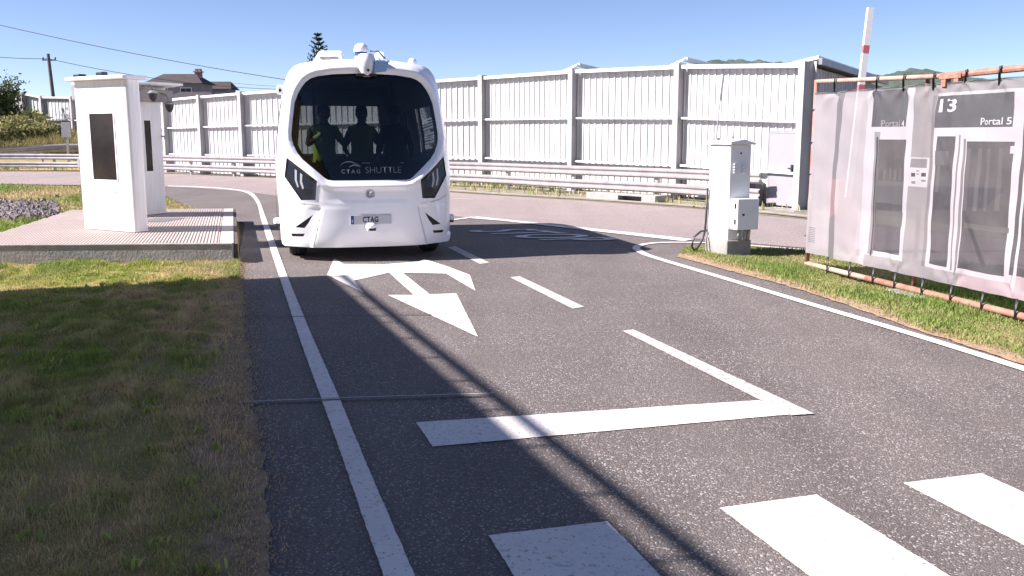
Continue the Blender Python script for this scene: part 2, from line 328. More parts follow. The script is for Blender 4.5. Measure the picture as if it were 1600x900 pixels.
# ------------------------------------------------------------------ lawns
def inpoly(px, py, poly):
    c = np.zeros(len(px), bool); n = len(poly)
    for i in range(n):
        x0, y0 = poly[i][0], poly[i][1]; x1, y1 = poly[(i+1) % n][0], poly[(i+1) % n][1]
        k = ((y0 > py) != (y1 > py)); xx = (x1-x0)*(py-y0)/((y1-y0) if y1 != y0 else 1e-9)+x0; c ^= k & (px < xx)
    return c
def edge_dist(px, py, line):
    d = np.full(len(px), 1e9)
    for i in range(len(line)-1):
        a = np.array(line[i][:2], float); b = np.array(line[i+1][:2], float); ab = b-a
        t = np.clip(((px-a[0])*ab[0]+(py-a[1])*ab[1])/(ab@ab), 0, 1)
        d = np.minimum(d, np.hypot(px-a[0]-t*ab[0], py-a[1]-t*ab[1]))
    return d
_k = rng.normal(0, 1, (24, 2)); _ph = rng.uniform(0, 6.28, 24)
def wob(x, y, s):      # smooth pseudo noise about -1..1
    r = np.zeros_like(x)
    for i in range(24): r += np.sin((x*_k[i, 0]+y*_k[i, 1])*s+_ph[i])
    return r/4.9
def blades(name, x, y, z, h, wd, dry, m, lean=.6, **k):
    n = len(x); an = rng.uniform(0, 6.283, n); dx, dy = np.cos(an), np.sin(an); la = rng.uniform(0, 6.283, n); ll = rng.uniform(.1, 1, n)*lean*h
    lx, ly = np.cos(la)*ll, np.sin(la)*ll
    V = np.empty((n, 5, 3)); z = np.broadcast_to(z, (n,))
    V[:, 0] = np.c_[x-dx*wd/2, y-dy*wd/2, z]; V[:, 1] = np.c_[x+dx*wd/2, y+dy*wd/2, z]
    V[:, 2] = np.c_[x+dx*wd*.4+lx*.35, y+dy*wd*.4+ly*.35, z+h*.6]; V[:, 3] = np.c_[x-dx*wd*.4+lx*.35, y-dy*wd*.4+ly*.35, z+h*.6]
    V[:, 4] = np.c_[x+lx, y+ly, z+h*np.sqrt(np.clip(1-(ll/h)**2*.6, .2, 1))]
    me = bpy.data.meshes.new(name); me.vertices.add(n*5); me.vertices.foreach_set('co', V.reshape(-1))
    o = np.arange(n)[:, None]*5; li = np.concatenate([o+np.array([[0, 1, 2, 3]]), o+np.array([[3, 2, 4]])], 1).reshape(-1)
    me.loops.add(n*7); me.loops.foreach_set('vertex_index', li.astype(np.int32))
    ls = (np.arange(n)[:, None]*7+np.array([[0, 4]])).reshape(-1); me.polygons.add(n*2); me.polygons.foreach_set('loop_start', ls.astype(np.int32))
    at = me.attributes.new('dry', 'FLOAT', 'POINT'); at.data.foreach_set('value', np.repeat(np.clip(dry, 0, 1), 5).astype(np.float32))
    me.update(calc_edges=True); me.materials.append(m); ob = bpy.data.objects.new(name, me); COL.objects.link(ob)
    return tag(ob, **k)
def scatter(n, box, poly):
    x = rng.uniform(box[0], box[1], n); y = rng.uniform(box[2], box[3], n); k = inpoly(x, y, poly); return x[k], y[k]
PLAT = [(-3.56, 11.85), (-5.29, 17.72), (-8.4, 17.26), (-7.0, 11.6)]
left_poly = LEFT_EDGE + [(-5.15, 17.5), (-5.9, 18.6), (-7.6, 21.5), (-9.6, 25.5), (-11.4, 29.6), (-17.3, 31.2), (-45, 33.5), (-45, -8), (2.4, -8)]
def ragged(line, amp, step=.06, off=0.0, seed=1):
    r_ = random.Random(seed); out = []; ph = [r_.uniform(0, 6) for _ in range(5)]
    for i in range(len(line)-1):
        a = Vector((line[i][0], line[i][1])); b = Vector((line[i+1][0], line[i+1][1])); t = (b-a).normalized(); n = Vector((-t.y, t.x)); k = max(1, int((b-a).length/step))
        for j in range(k):
            p = a+(b-a)*j/k; s_ = 1.7*(p.y+p.x); w_ = sum(math.sin(s_*q+h) for q, h in zip((2.1, 4.3, 7.7, 11., 17.), ph))/2.6
            out.append(p+n*(off+amp*.6*w_+r_.uniform(-.8, .8)*amp*.8))
    return out
rag = ragged(LEFT_EDGE, .03, .1)
sheet('lawn_soil', rag + left_poly[7:], .005, M['turf'], kind='structure')
dl_, dr_ = ragged(LEFT_EDGE, .05, .09, .28, 3), ragged(LEFT_EDGE, .024, .07, -.03, 4)
sheet('dirt_edge', dl_ + dr_[::-1], .009, M['dirt'], kind='structure')
# near lawn, in the hall's shade
x, y = scatter(1020000, (-8.5, .4, 2.0, 11.9), left_poly); e = edge_dist(x, y, LEFT_EDGE)
vis = (x > -.62*y-.5) | ((rng.uniform(0, 1, len(x)) < .35) & (x > -.62*y-2.6)); x, y, e = x[vis], y[vis], e[vis]
keep = rng.uniform(0, 1, len(x)) < np.clip((e+.10*wob(x, y, 3.)-.02)/.34, .07, 1)*np.clip(.75+.6*wob(x+4, y, 9.), .25, 1); x, y, e = x[keep], y[keep], e[keep]
dry = np.clip(.20+.24*wob(x, y, 1.2)+.22*wob(x+9, y, 4.)+.16*wob(x, y+5, 11.)+1.0*np.exp(-e/.25), 0, 1)*rng.uniform(.3, 1.3, len(x))
hh = rng.uniform(.016, .046, len(x))*(1+.35*wob(x, y, 2.3)+.7*wob(x+2, y, 13.))*np.clip(.35+e*1.1, .35, 1.05); hh = np.clip(hh, .01, .09)
blades('lawn_grass', x, y, .01, hh, rng.uniform(.0028, .0055, len(x))*np.clip(.55+y*.1, .8, 1.6), dry, M['grassA'], .9, label='short mown lawn left of the edge line, mostly in shade', cat='grass', kind='stuff')
# broad weeds in the lawn
n_ = 420; x = rng.uniform(-5, 0, n_); y = rng.uniform(2.6, 10.4, n_); k = inpoly(x, y, left_poly) & (edge_dist(x, y, LEFT_EDGE) > .15); x, y = x[k], y[k]; x = np.repeat(x, 9)+rng.normal(0, .022, len(x)*9); y = np.repeat(y, 9)+rng.normal(0, .022, len(y)*9)
blades('lawn_weeds', x, y, .012, rng.uniform(.03, .065, len(x)), rng.uniform(.010, .022, len(x)), rng.uniform(0, .15, len(x)), M['grassA'], 1.0, label='broad leaved weeds dotted through the shaded lawn', cat='weeds', kind='stuff')
# dry stalks and crumbs creeping over the lane edge
n_ = 7000; t_ = rng.uniform(2.2, 12.2, n_); ex = np.interp(t_, [p[1] for p in LEFT_EDGE], [p[0] for p in LEFT_EDGE]); x = ex+rng.normal(-.06, .09, n_); y = t_
blades('edge_stubble', x, y, .012, rng.uniform(.005, .022, n_), rng.uniform(.002, .0042, n_), rng.uniform(.35, .8, n_), M['grassA'], 1.0, label='dry stubble along the lane edge of the lawn', cat='grass', kind='stuff')
mb = MB()
for i in range(3200):
    yy = random.uniform(2.4, 12.2); xx = float(np.interp(yy, [p[1] for p in LEFT_EDGE], [p[0] for p in LEFT_EDGE]))+random.gauss(-.03, .10); q = random.uniform(.003, .011)*random.uniform(.6, 1.2); k = [random.uniform(.6, 1.2)*q for _ in range(5)]
    mb.add([(xx+k[0], yy, .012), (xx, yy+k[1], .012), (xx-k[2], yy, .012), (xx, yy-k[3], .012), (xx+k[0]*.2, yy, .012+k[4])], [(0, 1, 4), (1, 2, 4), (2, 3, 4), (3, 0, 4)])
tag(mb.build('edge_grit', M['dirt']), 'brown grit and crumbs along the lane edge of the lawn', 'grit', kind='stuff')
# tufts along the deck front, in sun
x, y = scatter(60000, (-8, -3, 10.3, 11.95), left_poly); k = (wob(x, y, 2.2) > -.35) & (y > 10.3+.2*wob(x, y, 2)) & (x > -.62*y-.4); x, y = x[k], y[k]
gr = wob(x+3, y+1, 2.5); blades('sunlit_grass', x, y, .01, np.clip(rng.uniform(.02, .05, len(x))*(1+.9*gr), .015, .14), rng.uniform(.006, .011, len(x)), np.clip(.25-.5*gr+.5*wob(x, y, .9), 0, 1)*rng.uniform(.4, 1.1, len(x)), M['grassB'], .8,
       label='sunlit patchy grass strip in front of the deck', cat='grass', kind='stuff')
# grass behind the deck
x, y = scatter(120000, (-20, -4.5, 13, 31), left_poly); k = ~inpoly(x, y, [(-3.4, 11.7), (-5.2, 17.9), (-8.6, 17.4), (-7.1, 11.5)]) & (x > -.60*y) & (rng.uniform(0, 1, len(x)) < .55+.5*wob(x, y, .7)); x, y = x[k], y[k]
blades('back_grass', x, y, .01, rng.uniform(.03, .09, len(x)), rng.uniform(.015, .035, len(x)), np.clip(.1+.75*wob(x, y, .55), 0, 1), M['grassC'], .8, label='patchy grass between the deck and the ring road', cat='grass', kind='stuff')
# right island
isl_near = [G(*p) for p in ((1058, 402), (1140, 424), (1225, 446), (1330, 480), (1450, 523), (1600, 571))]
isl_poly = [(p.x, p.y) for p in isl_near] + [(4.9, -2), (15, -3), (6.4, 10.0)] + [(G(*p).x, G(*p).y) for p in ((1260, 396), (1170, 390), (1075, 385.5))]
sheet('island_soil', ragged([(p.x, p.y) for p in isl_near], .02, .08, 0, 8) + isl_poly[5:], .010, M['dirt'], kind='structure')
il = [(p.x, p.y) for p in isl_near]
x, y = scatter(310000, (1.8, 6.8, 3.0, 14.2), isl_poly); e = edge_dist(x, y, il); k = ((x < .60*y+.6) | ((rng.uniform(0, 1, len(x)) < .5) & (x < .6*y+2.2))) & (rng.uniform(0, 1, len(x)) < np.clip((e+.10*wob(x, y, 3))/.25, .10, 1)); x, y, e = x[k], y[k], e[k]
gr = wob(x, y, 2.6)
blades('island_grass', x, y, .016, np.clip(rng.uniform(.025, .07, len(x))*(1+.7*gr)*np.clip(.5+e*1.2, .5, 1.1), .015, .14), rng.uniform(.005, .010, len(x)), np.clip(.12-.3*gr+.9*np.exp(-e/.16)+.2*wob(x, y, 6), 0, 1)*rng.uniform(.3, 1.1, len(x)), M['grassC'], .8,
       label='bright green grass of the island under the banner and cabinet', cat='grass', kind='stuff')
# far verge between ring road and fence
fv = list(RING_FAR); back = [Vector((7.5, 19.8, 0)), Vector((4.6, 24.6, 0)), Vector((2.1, 27.8, 0)), Vector((-.7, 31.6, 0)), Vector((-10.5, 38.4, 0)), Vector((-15.6, 42.8, 0)), Vector((-24, 53, 0)), Vector((-28, 55, 0)), Vector((-60, 60, 0)), Vector((-60, 47, 0))]
sheet('far_verge', [Vector((8.6, 13.2, 0))] + fv + back[::-1], .012, M['verge'], kind='structure')
x, y = scatter(60000, (-28, 7, 18, 56), [(p.x, p.y) for p in fv + back[::-1]])
fe = edge_dist(x, y, [(p.x, p.y) for p in fv]); k = (fe > .7+.5*wob(x, y, .8)) & (rng.uniform(0, 1, len(x)) < .25+.6*np.clip(wob(x, y, 1.), 0, 1)); x, y = x[k], y[k]
blades('verge_weeds', x, y, .012, rng.uniform(.06, .24, len(x)), rng.uniform(.02, .05, len(x)), rng.uniform(0, .7, len(x)), M['grassB'], .8, label='weedy strip under the guardrail along the white fence', cat='weeds', kind='stuff')
# kerb stones of the far verge with a drain
ks = smooth_line([p for p in RING_FAR[:5]], 5); mb = MB(); n = 0
strip('far_kerb', [p + Vector((.12, .10, 0)) for p in ks], .16, .06, M['blind'], kind='structure')
c = G(985, 315.5); X = Matrix.Translation((c.x+.1, c.y+.25, 0)) @ Matrix.Rotation(R(-48), 4, 'Z')
dr = empty('drain_inlet', (c.x+.1, c.y+.25, 0), R(-48), label='dark drain slot in the kerb under the guardrail', cat='drain')
mb = MB(); mb.box((-1.5, -.12, 0), (-.40, .3, .17)); mb.box((-.40, -.12, .13), (.36, .3, .17)); mb.box((.36, -.12, 0), (.8, .3, .17)); mb.box((-.4, .2, 0), (.36, .3, .13)); mb.build('kerb_block', M['blind'], dr, bevel=.01)
mb = MB(); mb.box((-.40, -.02, .0), (.36, .2, .004)); mb.build('drain_floor', M['black'], dr)
# ballast
mb = MB(); bx = []; 
for i in range(1500):
    p = G(random.uniform(-60, 92), random.gauss(331, 6.5)); q = max(0, p.x+12)
    if inpoly(np.array([p.x]), np.array([p.y]), PLAT)[0]: continue
    r = random.uniform(.03, .085); vs = []
    X = Matrix.Translation((p.x, p.y, .02+r*.5)) @ Matrix.Rotation(random.random()*6, 4, 'Z') @ Matrix.Rotation(random.random()*3, 4, 'X')
    k = [random.uniform(.6, 1.15) for _ in range(6)]
    mb.add([X @ Vector(v) for v in ((r*k[0], 0, 0), (0, r*k[1], 0), (-r*k[2], 0, 0), (0, -r*k[3], 0), (0, 0, r*k[4]*.8), (0, 0, -r*k[5]*.8))], [(0,1,4),(1,2,4),(2,3,4),(3,0,4),(1,0,5),(2,1,5),(3,2,5),(0,3,5)])
tag(mb.build('ballast', M['stone']), 'heap of grey ballast stones on the grass behind the deck', 'gravel', kind='stuff')

# ------------------------------------------------------------------ white corrugated fence
POSTS = [(7.02, 20.35, 0, 3.14), (4.43, 24.4, 0, 3.40), (1.90, 27.6, 0, 3.50), (-.86, 31.3, 0, 3.54), (-4.1, 33.6, 0, 3.48), (-7.4, 35.9, 0, 3.41), (-10.75, 38.0, 0, 3.33), (-13.05, 40.0, 0, 3.28), (-15.36, 42.2, 0, 3.23), (-18.2, 45.4, .15, 3.40), (-21.2, 49.0, .35, 3.6), (-24.2, 52.4, .5, 3.75), (-26.7, 54.0, .6, 3.83), (-28.1, 54.6, .75, 4.05), (-29.5, 55.2, .9, 4.27), (-31.8, 56.0, 1.1, 4.5)]
POSTS[0] = (D(1257, 330, 20.35).x, 20.35, 0, 3.14)
fence = empty('fence', (POSTS[3][0], POSTS[3][1], 0), 0, label='long white corrugated metal fence running behind the ring road', cat='fence')
FO = Vector(fence.location)
def corr(a, b, z0a, z1a, z0b, z1b, pitch=.24, depth=.045, out=None, inset=0):
    """upright corrugated sheet between ground points a and b"""
    a = Vector(a); b = Vector(b); d = (b - a); L = d.length; d.normalize(); nrm = out or Vector((d.y, -d.x, 0)); prof = [(0, 0)]; s = 0
    n = max(2, round(L / pitch)); pp = L / n
    for i in range(n):
        s = i*pp; prof += [(s+pp*.80, 0), (s+pp*.84, depth), (s+pp*.96, depth), (s+pp, 0)]
    mb = MB(); vs = []
    for s, o in prof:
        t = s / L; p = a + d*s + nrm*(o - inset); vs += [(p.x, p.y, z0a+(z0b-z0a)*t), (p.x, p.y, z1a+(z1b-z1a)*t)]
    mb.add(vs, [(2*i, 2*i+2, 2*i+3, 2*i+1) for i in range(len(prof)-1)])
    return mb
def obox(mb, a, b, za, zb, hz, t0, t1, nrm):   # a straight bar from a to b, at heights za..zb, thickness hz, between offsets t0 and t1 along nrm
    a = Vector((a[0], a[1], 0)); b = Vector((b[0], b[1], 0)); vs = []
    for p, z in ((a, za), (b, zb)):
        for o in (t0, t1):
            for dz in (0, hz): vs.append((p.x+nrm.x*o, p.y+nrm.y*o, z+dz))
    mb.add(vs, [(0,1,3,2),(4,6,7,5),(0,4,5,1),(2,3,7,6),(1,5,7,3),(0,2,6,4)])
postm = mat('painted_fence_post', (.44, .43, .43), .6, (.37, .36, .36), 2.0)
for i, (x, y, z0, z1) in enumerate(POSTS):
    j0, j1 = max(0, i-1), min(len(POSTS)-1, i+1); t = Vector((POSTS[j1][0]-POSTS[j0][0], POSTS[j1][1]-POSTS[j0][1], 0)).normalized(); nr = Vector((-t.y, t.x, 0))
    if nr.dot(Vector((-x, 5-y, 0))) < 0: nr = -nr
    mb = MB(); p = Vector((x, y, 0)) - FO
    for (o0, o1, hw) in ((-.06, -.045, .09), (-.045, .265, .006), (.265, .285, .09)):     # an H section
        obox(mb, p - t*hw, p + t*hw, z0-.05, z0-.05, z1-z0+.09, o0, o1, nr)
    mb.build('post', postm, fence)
    if i in (1, 2):      # raking braces behind
        mb = MB(); bk = -nr; k = Vector((.4, .9, 0))
        obox(mb, p + bk*.05 - t*-.02, p + bk*2.6 + t*-.9, z1+.10, z1-.45, .10, -.05, .05, t); obox(mb, p + bk*.02, p + bk*.02 + t*.75, z1+.12, z1-.06, .05, -.03, .05, nr)
        mb.build('brace', M['cream'], fence)
for i in range(len(POSTS)-1):
    A, B = POSTS[i], POSTS[i+1]; a = Vector((A[0], A[1], 0))-FO; b = Vector((B[0], B[1], 0))-FO
    d = (b-a).normalized(); nr = Vector((-d.y, d.x, 0))
    if nr.dot(Vector((-A[0], 5-A[1], 0))) < 0: nr = -nr
    fa = a + d*.02; fb = b - d*.02
    def hz(P, q): return P[2] + (P[3]-P[2])*q
    rows = ((.015, .245), (.255, .60), (.61, .975))
    for q0, q1 in rows:
        if q0 < .1: ins = .03
        else: ins = 0
        corr(fa, fb, hz(A, q0), hz(A, q1), hz(B, q0), hz(B, q1), .25 if i < 4 else .31, .033, nr, ins).build('panel', M['sheet'], fence)
    for q, h in ((.245, .05), (.60, .05), (.972, .09)):
        mb = MB(); obox(mb, a + d*.09, b - d*.09, hz(A, q), hz(B, q), h, .062, .17 if q < .9 else .20, nr); mb.build('rail', M['cream'], fence)
# door at the near end
A, B = POSTS[0], POSTS[1]; dn = (Vector((B[0]-A[0], B[1]-A[1], 0))).normalized(); nr = Vector((-dn.y, dn.x, 0)); nr = nr if nr.x < 0 else -nr
def onfence(s, off): return Vector((A[0], A[1], 0)) + dn*s + nr*off
door = empty('fence_door', onfence(.62, .06), math.atan2(-dn.y, -dn.x), label='plain white service door at the right end of the fence', cat='door')
mb = MB(); mb.box((-.44, -.03, .06), (.42, .03, 1.66)); dl = mb.build('door_leaf', M['doorw'], door, bevel=.006)
mb = MB(); mb.box((-.52, -.02, .02), (-.445, .05, 1.74)); mb.box((.425, -.02, .02), (.50, .05, 1.74)); mb.box((-.445, -.02, 1.665), (.425, .05, 1.74)); mb.build('door_frame', M['galv'], door)
mb = MB(); mb.box((.28, -.085, .82), (.34, -.03, .98)); mb.box((.22, -.11, .885), (.36, -.085, .915)); mb.build('handle', M['black'], dl)
mb = MB(); mb.tube([(.49, -.10, .45), (.49, -.10, .95)], .02); mb.box((.44, -.10, .92), (.56, -.05, .96)); mb.box((.46, -.12, .02), (.55, -.04, .14)); mb.build('latch_bar', M['galv'], door)
mb = MB(); mb.box((-.56, -.09, 0), (.56, -.05, .03)); mb.box((-.95, -.55, -.01), (.95, -.05, .02)); mb.build('threshold', M['concrete'], door)
mb = MB(); p = onfence(1.55, .16); X = Matrix.Translation(p) @ Matrix.Rotation(math.atan2(-dn.y, -dn.x), 4, 'Z')
mb.yprism([(-.28, 0), (.26, 0), (.30, .50), (.22, .60), (-.20, .74), (-.30, .70)], -.16, .1); o = mb.build('barrier_block', M['grey'], bevel=.02); o.matrix_world = X
tag(o, 'grey slanted plastic block leaning at the fence behind the cabinet', 'block')
# lean-to sheds whose roofs stand above the fence
A_ = Vector((6.62, 20.85, 0)); fd_ = Vector((-.44, .90, 0)); bk_ = Vector((.50, .86, 0)); B_ = A_ + fd_*2.1; C_ = A_ + bk_*9; D_ = B_ + bk_*9
hs = empty('shed', A_, 0, label='white corrugated shed whose pitched roof rises behind the fence end', cat='shed')
l = [p-A_ for p in (A_, C_, D_, B_)]; mb = MB(); mb.prism([(p.x, p.y) for p in (l[0]-Vector((.06, 0, 0)), l[1]-Vector((.06, 0, 0)), l[2], l[3])], 0, 2.98); mb.build('wall', M['sheet'], hs)
corr(l[0], l[1], 0, 3.08, 0, 3.08, .3, .04, Vector((.86, -.5, 0))).build('side_panel', M['sheet'], hs)
mb = MB(); ov = Vector((.86, -.5, 0))*.14; f0 = -bk_*.25
ps = [l[0]+ov+f0, l[1]+ov, l[2], l[3]+f0]; hz_ = [3.25, 3.25, 3.02, 3.02]
mb.add([(p.x, p.y, z) for p, z in zip(ps, hz_)]+[(p.x, p.y, z+.07) for p, z in zip(ps, hz_)], [(3, 2, 1, 0), (4, 5, 6, 7), (0, 1, 5, 4), (1, 2, 6, 5), (2, 3, 7, 6), (3, 0, 4, 7)]); mb.build('roof', M['cream'], hs)
mb = MB(); obox(mb, l[0]+ov+f0, l[1]+ov, 3.13, 3.13, .14, .004, .08, Vector((.86, -.5, 0))); mb.build('gutter', M['galv'], hs)

# ------------------------------------------------------------------ guardrails
def w_profile(h):     # outward depth, height
    return [(0, 0), (.012, .03*h), (.055, .16*h), (.055, .30*h), (.012, .44*h), (.012, .56*h), (.055, .70*h), (.055, .84*h), (.012, .97*h), (0, h)]
def guardrail(name, pts, label, beams, side, seg_posts=True, zb=None, group='guardrails along the ring road'):
    P = smooth_line(pts, 6); O = P[0].copy(); root = empty(name, O, 0, label=label, cat='guardrail', group=group)
    n = len(P); zb = zb or (lambda i: 0)
    nrs = []
    for i in range(n):
        t = (P[min(i+1, n-1)]-P[max(i-1, 0)]).normalized(); q = Vector((-t.y, t.x, 0)); nrs.append(q if q.dot(side) > 0 else -q)
    for z0, h in beams:
        i0 = 0
        while i0 < n-1:
            i1 = min(n-1, i0+6); mb = MB(); vs = []; pr = w_profile(h); k = len(pr)
            for i in range(i0, i1+1):
                for dd, zz in pr: q = P[i]-O+nrs[i]*(dd+.07); vs.append((q.x, q.y, z0+zz+zb(i)))
            mb.add(vs, [(j*k+m, j*k+m+1, (j+1)*k+m+1, (j+1)*k+m) for j in range(i1-i0) for m in range(k-1)])
            mb.build('beam', M['rail'], root); i0 = i1
    L = 0; nxt = .6; top = max(z0+h for z0, h in beams)
    for i in range(n-1):
        a, b = P[i], P[i+1]; l = (b-a).length
        while L+l > nxt:
            q = a+(b-a)*((nxt-L)/l)-O; mb = MB(); t = (b-a).normalized(); nr = nrs[i]
            obox(mb, q-t*.05, q+t*.05, -.05+zb(i), -.05+zb(i), top+.02, -.05, .03, nr)
            for z0, h in beams: obox(mb, q-t*.035, q+t*.035, z0+h*.3+zb(i), z0+h*.3+zb(i), h*.4, .031, .082, nr)
            mb.build('post', M['galv'], root); nxt += 2.9
        L += l
    return root
gr_pts = [G(1190, 325), G(1041, 312.5), G(878, 302.5), G(743, 293.5), G(580, 286.8), G(430, 278.6), G(330, 274.6), G(258, 271.6), G(125, 268.2), G(0, 267.2), G(-140, 268)]
guardrail('guardrail', gr_pts, 'double beam steel guardrail in front of the white fence', ((.54, .26), (.17, .26)), Vector((-.6, -.8, 0)))
gl = [D(-30, 247, 44.5), D(20, 241, 46.5), D(60, 237.5, 47.5), D(95, 234, 48.0), D(140, 233, 48.3), D(190, 233, 48.2)]
guardrail('guardrail', [Vector((p.x, p.y, 0)) for p in gl], 'raised single beam guardrail climbing the bank behind the booths', ((.62, .40),), Vector((.2, -1, 0)), zb=lambda i: .02 + .010*i if i < 20 else .2)
# small grey board at the bank
p = D(106, 235, 47.0); bd = empty('board_sign', (p.x, p.y, .1), 0, label='small grey square board on a post by the raised guardrail', cat='sign')
mb = MB(); mb.box((-.05, -.03, 0), (.05, .03, 1.5)); mb.build('post', M['galv'], bd); mb = MB(); mb.box((-.22, -.06, 1.45), (.22, -.032, 2.2)); mb.build('board', M['galv'], bd)

# ------------------------------------------------------------------ deck with the two booths
deck = empty('deck', (-5.0, 14, 0), 0, label='raised beige ribbed deck carrying the two white booths', cat='platform')
DO = Vector((-5.0, 14, 0)); Pp = [Vector((*p, 0))-DO for p in ((-3.56, 11.80), (-5.29, 17.62), (-8.2, 17.26), (-7.28, 12.95), (-10.2, 11.4))]
mb = MB(); mb.prism([(p.x, p.y) for p in Pp], -.02, .235); mb.build('slab', M['concrete'], deck)
def off(p, d): return (p.x*d, p.y*d)
q0, q1 = Pp[0], Pp[1]
er = (q1-q0).normalized(); el = Vector((-er.y, er.x, 0))
mb = MB(); base = [q0+el*.18+er*.02, q1+el*.18-er*.02, Pp[2]+Vector((.05, -.05, 0)), Pp[3]+Vector((.06, .03, 0)), Pp[4]+Vector((.2, .06, 0))]; mb.prism([(p.x, p.y) for p in base], .236, .246); mb.build('deck_sheet', M['deck'], deck)
mb = MB()
# ribs run in lane direction, joined into one relief
k = 0; polyb = [(p.x, p.y) for p in base]
for i in range(110):
    s = .03+i*.0415; a = base[0]+el*s
    # clip the rib line against the deck polygon
    ts = []
    for j in range(5):
        p, q = base[j], base[(j+1) % 5]; ed = q-p; den = er.x*ed.y-er.y*ed.x
        if abs(den) < 1e-6: continue
        t = ((p.x-a.x)*ed.y-(p.y-a.y)*ed.x)/den; u = ((p.x-a.x)*er.y-(p.y-a.y)*er.x)/den
        if 0 <= u <= 1: ts.append(t)
    if len(ts) < 2: continue
    obox(mb, a+er*(min(ts)+.012), a+er*(max(ts)-.012), .246, .246, .010, 0, .022, el)
tag(mb.build('deck_ribs', M['deckrib'], deck), kind='stuff')
mb = MB(); obox(mb, q0+el*.0+er*.01, q1-er*.01, .236, .236, .016, .0, .17, el); mb.build('edge_board', M['deckrib'], deck)
mb = MB(); fd = (Pp[4]-Pp[0]).normalized(); obox(mb, Pp[0]+fd*.01, Pp[4], -.02, -.02, .262, .004, .05, Vector((0, -1, 0))); obox(mb, Pp[0]+fd*.01, Pp[4], .242, .242, .012, -.04, .06, Vector((0, -1, 0))); mb.build('front_board', M['blind'], deck)
mb = MB(); obox(mb, q0+er*.02, q1-er*.02, -.02, -.02, .262, .004, .05, -el); mb.build('side_board', M['darkwood'], deck)
mb = MB(); p = G(247, 344.5, .25)-DO; mb.prism([(p.x-.30, p.y-.30), (p.x+.22, p.y-.30), (p.x+.32, p.y+.34), (p.x-.16, p.y+.34)], .257, .262); mb.build('cover_plate', M['grey'], deck)

def rbox(w, d, h, r, z0=0, taper=0):     # box with rounded upright edges
    pts = []
    for cx, cy, a0 in ((w/2-r, d/2-r, 0), (-w/2+r, d/2-r, 90), (-w/2+r, -d/2+r, 180), (w/2-r, -d/2+r, 270)):
        for j in range(5): a_ = R(a0+j*22.5); pts.append((cx+r*math.cos(a_), cy+r*math.sin(a_)))
    return pts
def booth(loc, rz, w, d, h, label, win):
    root = empty('booth', loc, rz, label=label, cat='booth', group='white booths on the deck')
    mb = MB(); mb.prism(rbox(w, d, h, .05), .015, h); body = mb.build('body', M['booth'], root, auto=30)
    x0, x1, z0, z1 = win
    mb = MB(); mb.box((x0-.02, -d/2-.008, z0-.02), (x0, -d/2+.01, z1+.02)); mb.box((x1, -d/2-.008, z0-.02), (x1+.02, -d/2+.01, z1+.02)); mb.box((x0, -d/2-.008, z1), (x1, -d/2+.01, z1+.02)); mb.box((x0, -d/2-.008, z0-.02), (x1, -d/2+.01, z0)); mb.build('window_frame', M['cream'], root)
    mb = MB(); mb.box((x0, -d/2-.004, z0), (x1, -d/2+.01, z1)); mb.build('window', M['screen'], root)
    mb = MB(); mb.prism(rbox(w-.04, d-.04, 0, .05), 0, .014); mb.build('plinth', M['black'], root)
    return root
b1 = booth((-5.76, 13.46, .248), R(-31), 1.19, .23, 2.13, 'white booth panel with wide dark window, nearer one on the deck', (-.26, .27, .74, 1.67))
mb = MB(); mb.prism(rbox(1.34, .42, 0, .06), 2.132, 2.185); mb.build('roof', M['cream'], b1, auto=30, bevel=.01)
mb = MB(); mb.box((-.80, -.02, 1.86), (-.60, .14, 2.125)); mb.build('camera_housing', M['galv'], b1, bevel=.03)
mb = MB(); mb.box((-.60, -.10, 2.186), (-.46, .02, 2.235)); mb.build('roof_sensor', M['black'], b1, bevel=.008)
mb = MB(); mb.box((-.36, .10, 2.186), (-.22, .2, 2.27)); mb.build('roof_sensor', M['black'], b1, bevel=.008)
for z in (.54, .34): 
    mb = MB(); mb.box((-.30, -.118, z), (.30, -.1152, z+.006)); mb.build('panel_seam', M['plate'], b1)
for x_ in (-.30, .18, .22):
    mb = MB(); mb.box((x_, -.119, .555), (x_+.02, -.115, .57)); mb.build('screw', M['grey'], b1)
mb = MB(); mb.tube([(-.615, -.06, .05), (-.615, -.06, 2.0)], .022); mb.box((-.645, -.10, .9), (-.595, -.03, 1.02)); mb.build('hinge_rod', M['galv'], b1)
# the rear one is turned to the lane
c2 = Vector((-6.50, 16.06, .248)); b2 = booth(c2, R(68), 1.0, .46, 2.13, 'white booth panel with narrow dark slot window, behind the wide one', (.06, .21, .76, 1.62))
mb = MB(); mb.prism(rbox(1.15, .62, 0, .06), 2.132, 2.185); mb.build('roof', M['cream'], b2, auto=30, bevel=.01)
mb = MB(); mb.yprism([(-.50, 2.131), (.50, 2.131), (.46, 1.93), (-.46, 1.93)], -.52, -.232); mb.build('canopy', M['rendergrey'], b2, bevel=.02)
mb = MB(); mb.prism([(-.62, .25), (.62, .25), (.62, -.42), (.25, -.95), (-.25, -.85), (-.62, -.42)], 2.19, 2.225); mb.build('roof_wing', M['cream'], b2, bevel=.006)
for (xx, yy, zz) in ((-.30, -.80, 2.0), (.20, -.68, 1.84)):
    Xq = Matrix.Translation((xx, yy, zz)); mb = MB(); mb.lathe([(.025, -.085), (.06, -.03), (.075, .045)], Xq, 14); fl = mb.build('spotlight', M['black'], b2, auto=40)
    mb = MB(); mb.lathe([(.08, .045), (.08, .06), (.04, .09)], Xq, 14); mb.tube([(xx, yy, zz+.1), (xx, yy+.05, zz+.2), (xx, yy+.3, 2.10)], .02, 6); mb.build('spotlight_hood', M['galv'], fl, auto=40)
mb = MB(); mb.tube([(.46, -.235, 1.35), (.46, -.30, 1.35), (.46, -.30, 1.30)], .015); mb.build('door_knob', M['galv'], b2)

